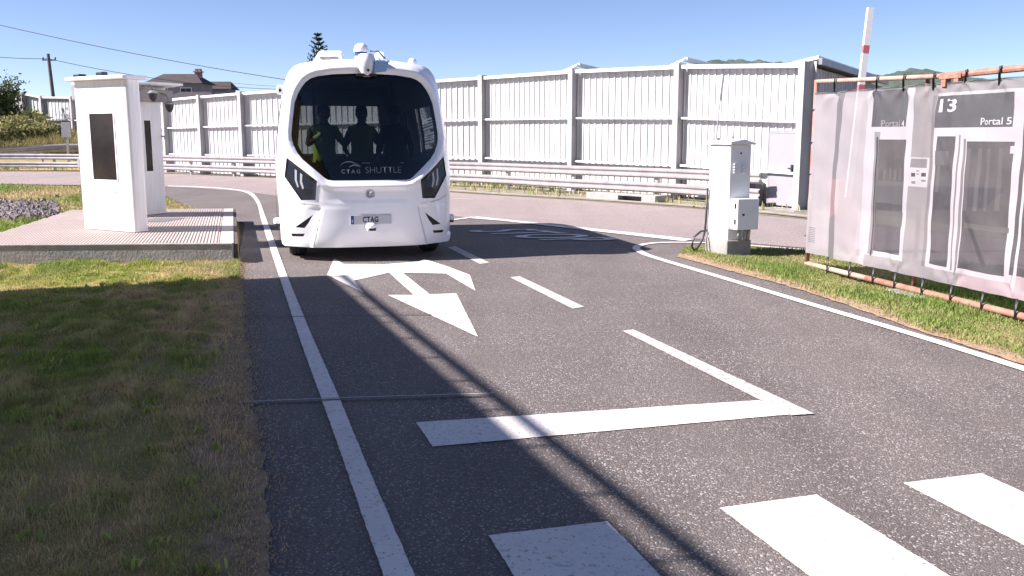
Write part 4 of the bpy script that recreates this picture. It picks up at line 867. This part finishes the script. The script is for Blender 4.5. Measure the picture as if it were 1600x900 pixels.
# roof equipment
for (x0, x1, y0_, y1_, z1) in ((-.62, -.18, 1.0, 2.8, 2.745), (.15, .36, .9, 2.6, 2.74)):
    mb = MB(); b_ = [(x0, y0_), (x1, y0_), (x1, y1_), (x0, y1_)]; t_ = [(x0+.10, y0_+.12), (x1-.03, y0_+.06), (x1-.03, y1_-.1), (x0+.10, y1_-.1)]
    mb.add([(x, y, 2.55) for x, y in b_]+[(x, y, z1) for x, y in t_], [(0,3,2,1),(4,5,6,7),(0,1,5,4),(1,2,6,5),(2,3,7,6),(3,0,4,7)]); rp = mb.build('roof_pod', M['white'], bus, bevel=.03)
    mb = MB(); mb.box((x0+.10, y0_+.015, 2.635), (x1-.10, y0_+.05, 2.65)); mb.build('vent_slot', M['grey'], rp)
Xl = Matrix.Translation((-.02, .50, 2.545)) @ Matrix.Scale(.82, 4)
mb = MB(); mb.lathe([(.11, 0), (.115, .04), (.10, .10)], Xl, 24); mb.lathe([(.115, .165), (.118, .20), (.10, .26), (.06, .295), (.02, .305)], Xl, 24); li = mb.build('lidar', M['white'], bus, auto=60)
mb = MB(); mb.lathe([(.10, .10), (.098, .165)], Xl, 24); mb.build('lidar_window', M['eublue'], li)
Xc = Matrix.Translation((.02, .27, 2.43)) @ Matrix.Rotation(R(-10), 4, 'X')
mb = MB(); mb.lathe([(.05, -.07), (.095, 0), (.12, .07), (.125, .14), (.10, .20)], Xc, 20); rc = mb.build('roof_camera', M['white'], bus, auto=50)
mb = MB(); mb.lathe([(.018, 0), (.018, .015)], Matrix.Translation((.03, .166, 2.43)) @ Matrix.Rotation(R(90), 4, 'X'), 10); mb.build('lens', M['black'], rc)
mb = MB(); mb.yprism([(.10, 2.40), (.26, 2.42), (.30, 2.55), (.12, 2.56)], .17, .36); mb.build('camera_cover', M['blueglass'], rc, bevel=.01)
mb = MB(); mb.box((-.11, .21, 2.36), (.14, .27, 2.395)); mb.build('sensor_bar', M['black'], bus, bevel=.006)
mb = MB(); mb.lathe([(.05, 0), (.06, .05), (.04, .09), (.01, .1)], Matrix.Translation((.68, .70, 2.535)), 14); mb.build('roof_beacon', M['white'], bus, smooth=True)
mb = MB(); mb.tube([(.1, .55, 2.70), (.2, .52, 2.70), (.28, .42, 2.60)], .009, 6); mb.build('sensor_cable', M['black'], bus, smooth=True)

# ------------------------------------------------------------------ people standing inside the shuttle
def person(loc, rz, label, pose, vestm='vest'):
    root = empty('person', loc, rz, label=label, cat='person', group='people inside the shuttle')
    V = [(0, 0, .95), (0, .01, 1.10), (0, 0, 1.28), (0, .01, 1.42), (0, 0, 1.50), (0, -.015, 1.565), (0, -.015, 1.64), (0, -.01, 1.695)]; r = [(.165, .12), (.15, .11), (.18, .125), (.10, .075), (.056, .056), (.072, .085), (.080, .098), (.055, .07)]; E = [(i, i+1) for i in range(7)]
    def chain(frm, pts, rad):
        p = frm
        for q, rr in zip(pts, rad): V.append(q); r.append((rr, rr)); E.append((p, len(V)-1)); p = len(V)-1
        return p
    chain(6, [(0, -.118, 1.605)], [.014])
    for sx in (-1, 1):
        chain(6, [(sx*.088, .01, 1.62)], [.016])
        elbow, wrist = pose[0 if sx < 0 else 1]
        wd = (Vector(wrist)-Vector(elbow)).normalized(); palm = Vector(wrist)+wd*.06; tip = Vector(wrist)+wd*.10
        h = chain(3, [(sx*.17, .01, 1.385), elbow, wrist, tuple(palm)], [.065, .044, .029, .034])
        side = wd.cross(Vector((0, 1, .2))).normalized()
        for k in range(4):
            b = palm+side*(.027-.018*k)+wd*.03; chain(h, [tuple(b), tuple(b+wd*(.04+.008*(k in (1, 2)))+Vector((0, .008, -.004))), tuple(b+wd*.07+Vector((0, .02, -.012)))], [.009, .009, .007])
        chain(h, [tuple(palm+side*.04-wd*.02), tuple(palm+side*.06+wd*.015)], [.010, .009])
        chain(0, [(sx*.09, 0, .86), (sx*.10, -.01, .50), (sx*.105, .02, .09), (sx*.11, -.05, .045), (sx*.115, -.15, .04)], [.098, .062, .042, .042, .034])
    me = bpy.data.meshes.new('body'); me.from_pydata(V, E, []); o = bpy.data.objects.new('body', me); COL.objects.link(o)
    m = o.modifiers.new('skin', 'SKIN'); m.use_smooth_shade = True
    for i, sv in enumerate(me.skin_vertices[0].data): sv.radius = r[i]; sv.use_root = (i == 0)
    o.modifiers.new('sub', 'SUBSURF').levels = 1
    dg = bpy.context.evaluated_depsgraph_get(); nm = bpy.data.meshes.new_from_object(o.evaluated_get(dg)); bpy.data.objects.remove(o)
    nm.materials.clear()
    for q in (M['skin'], M['navy']): nm.materials.append(q)
    wr = [Vector(pose[0][1]), Vector(pose[1][1])]
    for f in nm.polygons:
        c = f.center; hand = min((c-wr[0]).length, (c-wr[1]).length) < .13 and (c-Vector(pose[0][0])).length > .16 and (c-Vector(pose[1][0])).length > .16
        f.material_index = 0 if (c.z > 1.475 or hand) else 1; f.use_smooth = True
    nm.name = 'body'; b = bpy.data.objects.new('body', nm); COL.objects.link(b); b.parent = root
    # vest: a shell over the trunk
    bm = bmesh.new(); bm.from_mesh(nm); bm.normal_update()
    kill = [f for f in bm.faces if not (.93 < f.calc_center_median().z < 1.44 and abs(f.calc_center_median().x) < .20)]; bmesh.ops.delete(bm, geom=kill, context='FACES')
    for v in bm.verts: v.co += v.normal*.014
    vm = bpy.data.meshes.new('vest'); bm.to_mesh(vm); bm.free(); vm.materials.clear(); vm.materials.append(M[vestm]); vm.materials.append(M['tape'])
    for f in vm.polygons: f.use_smooth = True; f.material_index = 1 if 1.06 < f.center.z < 1.11 else 0
    vo = bpy.data.objects.new('vest', vm); COL.objects.link(vo); vo.parent = root
    mb = MB(); k = 16; prof = [(.098, 1.60), (.103, 1.65), (.097, 1.70), (.075, 1.74), (.035, 1.762)]; vs = []; fs = []
    for rr, z in prof:
        for j in range(k):
            a_ = 2*math.pi*j/k; front = max(0, -math.sin(a_)); zz = z+(.065*front if z < 1.66 else 0); vs.append((rr*.88*math.cos(a_), rr*1.10*math.sin(a_)-.005+.012*front, zz))
    for i in range(4):
        for j in range(k): fs.append((i*k+j, i*k+(j+1) % k, (i+1)*k+(j+1) % k, (i+1)*k+j))
    fs.append(tuple(range(4*k, 5*k))); mb.add(vs, fs); mb.build('hair', M['hair'], root, smooth=True)
    for sx in (-1, 1): mb = MB(); mb.lathe([(.004, -.012), (.011, -.005), (.011, .005), (.004, .012)], Matrix.Translation((sx*.032, -.100, 1.632)), 10); mb.build('eye', M['black'], root, smooth=True)
    mb = MB(); mb.box((-.024, -.104, 1.560), (.024, -.092, 1.568)); mb.build('mouth', M['hair'], root, bevel=.003)
    return root
BM = Matrix.Translation((-1.816, 11.93, 0)) @ Matrix.Rotation(R(14.7), 4, 'Z')
def inbus(x, y): return BM @ Vector((x, y, .302))
rel = ((-.27, -.04, 1.13), (-.22, -.22, 1.02)); rer = ((.27, -.04, 1.13), (.22, -.22, 1.02))
person(inbus(-.45, 1.75), R(14.7+12), 'person in yellow vest at the left of the windscreen, arms raised to the chest', (((-.27, -.08, 1.17), (-.12, -.26, 1.32)), ((.27, -.08, 1.17), (.12, -.26, 1.34))))
person(inbus(.12, 2.1), R(14.7), 'person in yellow vest in the middle of the windscreen, arms down', (rel, rer))
person(inbus(.62, 2.2), R(14.7-20), 'dark person at the right of the windscreen, beside the middle one', (((-.26, .02, 1.12), (-.25, -.06, .88)), ((.26, .02, 1.12), (.25, -.06, .88))), 'darkvest')

# ------------------------------------------------------------------ background
# hills
def ridge(name, Y, pts, seed, thick, label=None):
    r_ = np.random.default_rng(seed); mb = MB(); P = [D(px, py, Y) for px, py in pts]; xs = np.linspace(P[0].x, P[-1].x, 900); zs_ = np.interp(xs, [p.x for p in P], [p.z for p in P]); zs_ = zs_+np.convolve(r_.normal(0, 1, len(xs)), np.ones(3)/3, 'same')*1.5
    rows = 7; vs = []
    for k in range(rows):
        t = k/(rows-1)
        for x, z in zip(xs, zs_): vs.append((x, Y-thick*(1-t)+r_.normal(0, 2), max(-.5, -.5+(z+.5)*t**.8+(r_.normal(0, 1.0) if 0 < k < rows-1 else 0))))
    for x in xs: vs.append((x, Y+thick, -1))
    n = len(xs); mb.add(vs, [(k*n+i, k*n+i+1, (k+1)*n+i+1, (k+1)*n+i) for k in range(rows) for i in range(n-1)]); return tag(mb.build(name, M['hillg'], smooth=False), kind='structure')
ridge('hills', 700, [(-700, 195), (200, 185), (700, 160), (900, 125), (1000, 112), (1060, 104), (1105, 99), (1120, 96), (1150, 95), (1200, 95.5), (1240, 99), (1290, 107), (1330, 112), (1370, 119), (1400, 113), (1425, 109), (1450, 110), (1475, 118), (1530, 123), (1600, 128), (2000, 150), (2600, 190)], 3, 260)
# houses
def house(name, px0, px1, Y, eave_y, ridge_y, label, rz=0, chim=None, hip=.3):
    a = D(px0, eave_y, Y); b = D(px1, eave_y, Y); W = (b.x-a.x); ze = a.z; zr = D(px0, ridge_y, Y).z
    root = empty(name, ((a.x+b.x)/2, Y, 0), rz, label=label, cat='house', group='houses beyond the fence'); dp = W*.8
    mb = MB(); mb.box((-W/2+.4, .4, 0), (W/2-.4, dp-.4, ze)); wl = mb.build('wall', M['rendergrey'], root)
    h = W*hip; mb = MB(); mb.add([(-W/2, 0, ze-.05), (W/2, 0, ze-.05), (W/2, dp, ze-.05), (-W/2, dp, ze-.05), (-W/2+h, dp/2, zr), (W/2-h, dp/2, zr)], [(0, 1, 5, 4), (1, 2, 5), (2, 3, 4, 5), (3, 0, 4), (3, 2, 1, 0)]); rf = mb.build('roof', M['roofbrown'], root)
    if chim:
        cx = D(chim, ridge_y, Y).x-root.location.x; mb = MB(); mb.box((cx-.30, dp*.42, ze), (cx+.30, dp*.55, zr+.15)); ch = mb.build('chimney', M['brick'], rf); mb = MB(); mb.box((cx-.42, dp*.40, zr+.15), (cx+.42, dp*.57, zr+.26)); mb.box((cx-.28, dp*.43, zr+.26), (cx-.06, dp*.54, zr+.50)); mb.box((cx+.06, dp*.43, zr+.26), (cx+.28, dp*.54, zr+.50)); mb.build('chimney_cap', M['brick'], ch)
    for q in (.3, .7):
        x = -W/2+W*q; wz = ze-1.55; mb = MB(); mb.box((x-.6, .36, wz), (x+.6, .43, wz+1.1)); wn = mb.build('window', M['cream'], root); mb = MB(); mb.box((x-.5, .34, wz+.1), (x-.02, .358, wz+1.0)); mb.box((x+.02, .34, wz+.1), (x+.5, .358, wz+1.0)); mb.build('pane', M['gloss'], wn)
    return root
house('house', 222, 316, 95, 129, 113, 'grey house with brown tiled roof and brick chimney behind the booths', 0, 298, .22)
house('house', 300, 361, 104, 138, 126, 'smaller brown roofed house wing right of the chimney house', 0, None, .12)
house('house', 255, 335, 90, 152, 142, 'low dark lean-to roof just above the fence, below the chimney house', 0, None, .2)
# utility pole and wires
pt = D(75, 84, 78); pb = D(84, 160, 78)
up_ = empty('utility_pole', (pb.x, 78, 0), 0, label='leaning dark utility pole behind the fence at far left', cat='pole')
mb = MB(); dv = (pt-pb); bs = pb-dv*1.25; mb.tube([Vector((bs.x-pb.x, 0, max(-.1, bs.z))), pt-Vector((pb.x, 78, 0))], .19, 8, r2=.13); mb.build('shaft', M['pole'], up_)
mb = MB(); mb.box((pt.x-pb.x-.5, -.06, pt.z-.55), (pt.x-pb.x+.6, .06, pt.z-.45)); mb.build('crossarm', M['pole'], up_)
for q in (-.45, .55): mb = MB(); mb.lathe([(.05, 0), (.09, .06), (.05, .2)], Matrix.Translation((pt.x-pb.x+q, 0, pt.z-.45)), 8); mb.build('insulator', M['grey'], up_)
def wire(a, b, sagv, label, r=.022):
    P = []; O = Vector(a)
    for i in range(17): t = i/16; p = a+(b-a)*t; P.append(p-O-Vector((0, 0, 4*sagv*t*(1-t))))
    mb = MB(); mb.tube(P, r, 5); o = mb.build('overhead_wire', M['pole']); o.location = O; tag(o, label, 'wire', 'overhead wires')
wire(D(-60, 25, 60), D(470, 128, 60), .25, 'long overhead wire sloping down across the sky above the booths')
wire(D(-60, 84, 70), pt-Vector((0, 0, .4)), .1, 'overhead wire running left from the utility pole')
wire(pt+Vector((0, 0, -.4)), D(470, 140, 90), .6, 'overhead wire running right from the utility pole to the houses')
wire(D(350, 128, 95), D(470, 136, 95), .1, 'faint low overhead wire above the fence beside the shuttle', .018)
# monkey-puzzle like conifer
cp = D(498, 92, 120); ct = D(499, 53, 120); tr_ = empty('conifer_tree', (cp.x, 120, 0), 0, label='tall thin tiered conifer rising behind the shuttle roof', cat='tree')
H = ct.z; mb = MB(); mb.tube([(0, 0, 0), (.05, 0, H*.5), (0, 0, H)], .25, 8, r2=.03); mb.build('trunk', M['bark'], tr_)
mb = MB(); rr_ = random.Random(4)
nt_ = 15
for k in range(nt_):
    t = k/(nt_-1); z = H*(.45+.54*t); Lb = (2.2*(1-t)**.8+.40)*1.0
    for j in range(6):
        an = j*math.pi/3+k*.5+rr_.uniform(-.2, .2); L_ = Lb*rr_.uniform(.75, 1.1); d = Vector((math.cos(an), math.sin(an), 0))
        for i in range(26):
            s = rr_.uniform(.12, 1); p = Vector((0, 0, z))+d*L_*s+Vector((0, 0, .45*L_*s*s-.05*L_))
            u = Vector((rr_.gauss(0, 1), rr_.gauss(0, 1), rr_.gauss(0, .6))).normalized()*.20; w_ = u.cross(Vector((rr_.gauss(0, 1), rr_.gauss(0, 1), 1))).normalized()*.055
            mb.add([p-u-w_, p-u+w_, p+u+w_*.4, p+u-w_*.4], [(0, 1, 2, 3)])
mb.build('crown', M['pine'], tr_)
# bank at far left with bushes and tall grass
def leaves(name, n, cfun, size, m, parent=None, seed=1, **k):
    r_ = np.random.default_rng(seed); C_ = cfun(r_, n); n = len(C_); u = r_.normal(0, 1, (n, 3)); u /= np.linalg.norm(u, axis=1)[:, None]; w_ = np.cross(u, r_.normal(0, 1, (n, 3))); w_ /= np.linalg.norm(w_, axis=1)[:, None]; s = size*r_.uniform(.6, 1.3, n)[:, None]
    V_ = np.stack([C_-u*s, C_-w_*s*.5, C_+u*s, C_+w_*s*.5], 1); me = bpy.data.meshes.new(name); me.vertices.add(n*4); me.vertices.foreach_set('co', V_.reshape(-1)); me.loops.add(n*4); me.loops.foreach_set('vertex_index', np.arange(n*4, dtype=np.int32)); me.polygons.add(n); me.polygons.foreach_set('loop_start', np.arange(0, n*4, 4, dtype=np.int32)); me.update(calc_edges=True); me.materials.append(m)
    o = bpy.data.objects.new(name, me); COL.objects.link(o)
    if parent: o.parent = parent
    return tag(o, **k)
bank_h = lambda x, y: np.clip((-x-20.0)/7, 0, 1)**1.1*2.15*np.clip((y-47.2)/3.5, 0, 1)*np.clip((60-y)/6, 0, 1)
gx = np.linspace(-60, -16, 60); gy = np.linspace(43.2, 60, 34); mb = MB(); XX, YY = np.meshgrid(gx, gy); ZZ = bank_h(XX, YY)+.05*wob(XX, YY, .8)*np.clip(bank_h(XX, YY)*3, 0, 1)+.04
mb.add(np.c_[XX.ravel(), YY.ravel(), ZZ.ravel()].tolist(), [(j*60+i, j*60+i+1, (j+1)*60+i+1, (j+1)*60+i) for j in range(33) for i in range(59)]); tag(mb.build('bank', M['turf'], smooth=True), kind='structure')
x = rng.uniform(-34, -18.5, 60000); y = rng.uniform(48.7, 54, 60000); k = (bank_h(x, y) > .12) & (x < -.42*y-.3); x, y = x[k], y[k]
blades('bank_grass', x, y, bank_h(x, y), rng.uniform(.2, .75, len(x))*(1+.4*wob(x, y, .7)), rng.uniform(.02, .05, len(x)), rng.uniform(0, 1, len(x)), M['tallgrass'], .7, label='tall pale grass covering the bank at far left', cat='grass', kind='stuff')
def bush(name, c, rad, n, size, label, m, seed, trunk=.06, group='bushes on the bank'):
    root = empty(name, (c[0], c[1], 0), 0, label=label, cat='bush' if 'bush' in name else 'tree', group=group); r_ = np.random.default_rng(seed); cl = r_.normal(0, .48, (22, 3))*np.array(rad); cl[:, 2] += c[2]
    def cf(rg, n_): i = rg.integers(0, 22, n_); return cl[i]+rg.normal(0, .22, (n_, 3))*np.array(rad)
    leaves('crown', n, cf, size, m, root, seed)
    mb = MB()
    for q in range(4): e = cl[q]; mb.tube([(0, 0, .0), (e[0]*.4, e[1]*.4, c[2]*.6), tuple(e)], trunk, 6, r2=trunk*.3)
    mb.build('trunk', M['bark'], root); return root
p = D(2, 152, 51); bush('dark_tree', (p.x-.55, 51, p.z-.1), (1.5, 1.2, 1.75), 9000, .10, 'dark leafy tree at the left picture edge on the bank', M['bush'], 5, .14, 'trees on the bank')
p = D(30, 206, 50); bush('olive_bush', (p.x, 50, p.z-.1), (1.5, .8, .75), 4500, .10, 'low olive green bush on the bank below the dark tree', M['tallgrass'], 6)
p = D(80, 214, 50.5); bush('green_bush', (p.x, 50.5, p.z-.1), (.8, .6, .55), 3000, .09, 'small green bush at the fence foot beside the raised guardrail', M['bush'], 8)
p = D(4, 226, 49.2); bush('shaded_bush', (p.x, 49.3, p.z+.05), (1.3, .6, .40), 2600, .08, 'dense low bush behind the left end of the raised guardrail', M['bush'], 12)
# vine on the left fence
def vf(rg, n):
    out = []; a = Vector((POSTS[12][0], POSTS[12][1], 0)); b = Vector((POSTS[14][0], POSTS[14][1], 0)); d = b-a; nn = Vector((-d.y, d.x, 0)).normalized(); nn = nn if nn.y < 0 else -nn
    for i in range(n):
        t = rg.uniform(-.05, 1); s = rg.integers(0, 3); z = (2.75+.1*math.sin(t*9), 2.2+.4*math.sin(t*7), 1.5+.5*t)[s]+rg.normal(0, .10+.10*s); p = a+d*t+nn*(.2+abs(rg.normal(0, .12))); out.append((p.x, p.y, z+.25*t))
    return np.array(out)
leaves('climbing_vine', 2600, vf, .085, M['vine'], None, 9, label='green vine creeping over the fence behind the bank', cat='vine')
# dim treetops behind the far fence
# ------------------------------------------------------------------ hall left of the picture that shades lane and lawn
HH = 5.0; sh_ = Vector((math.cos(SUN_AZ), math.sin(SUN_AZ), 0))*HH/math.tan(SUN_EL)
S1 = Vector((-2.28, 10.62, 0)); S2 = Vector((.44, 3.2, 0)); E1 = S1-sh_; ed = (S2-S1).normalized(); en = Vector((ed.y, -ed.x, 0)); en = en if en.x < 0 else -en
hall = empty('canopy', E1, math.atan2(ed.y, ed.x), label='tall open steel canopy standing left of the lawn', cat='canopy')
LYh = Vector((-ed.y, ed.x, 0)); sy = 1 if LYh.dot(en) > 0 else -1
mb = MB(); mb.box((0, min(0, sy*8), HH-.22), (24, max(0, sy*8), HH)); mb.build('roof', M['cream'], hall)
for k in range(24): mb = MB(); mb.box((k+.03, min(sy*.02, sy*7.98), HH-.25), (k+.97, max(sy*.02, sy*7.98), HH-.222)); mb.build('panel', M['cream'], hall)
for k in range(5):
    for yy in (3.6, 7.2): mb = MB(); mb.box((1.0+k*5.4, sy*yy-.1, 0), (1.2+k*5.4, sy*yy+.1, HH-.252)); mb.build('column', M['galv'], hall)
mb = MB(); mb.box((-.02, -.1 if sy > 0 else .001, HH-.05), (24, -.001 if sy > 0 else .1, HH+.06)); mb.build('gutter', M['galv'], hall)
mb = MB(); mb.tube([(0, -sy*.05, HH+.21), (24, -sy*.05, HH+.21)], .04, 8); mb.build('top_rail', M['galv'], hall)
for k in range(34): mb = MB(); mb.tube([(k*.7+.1, -sy*.05, HH+.06), (k*.7+.1, -sy*.05, HH+.21)], .018, 6); mb.build('rail_post', M['galv'], hall)
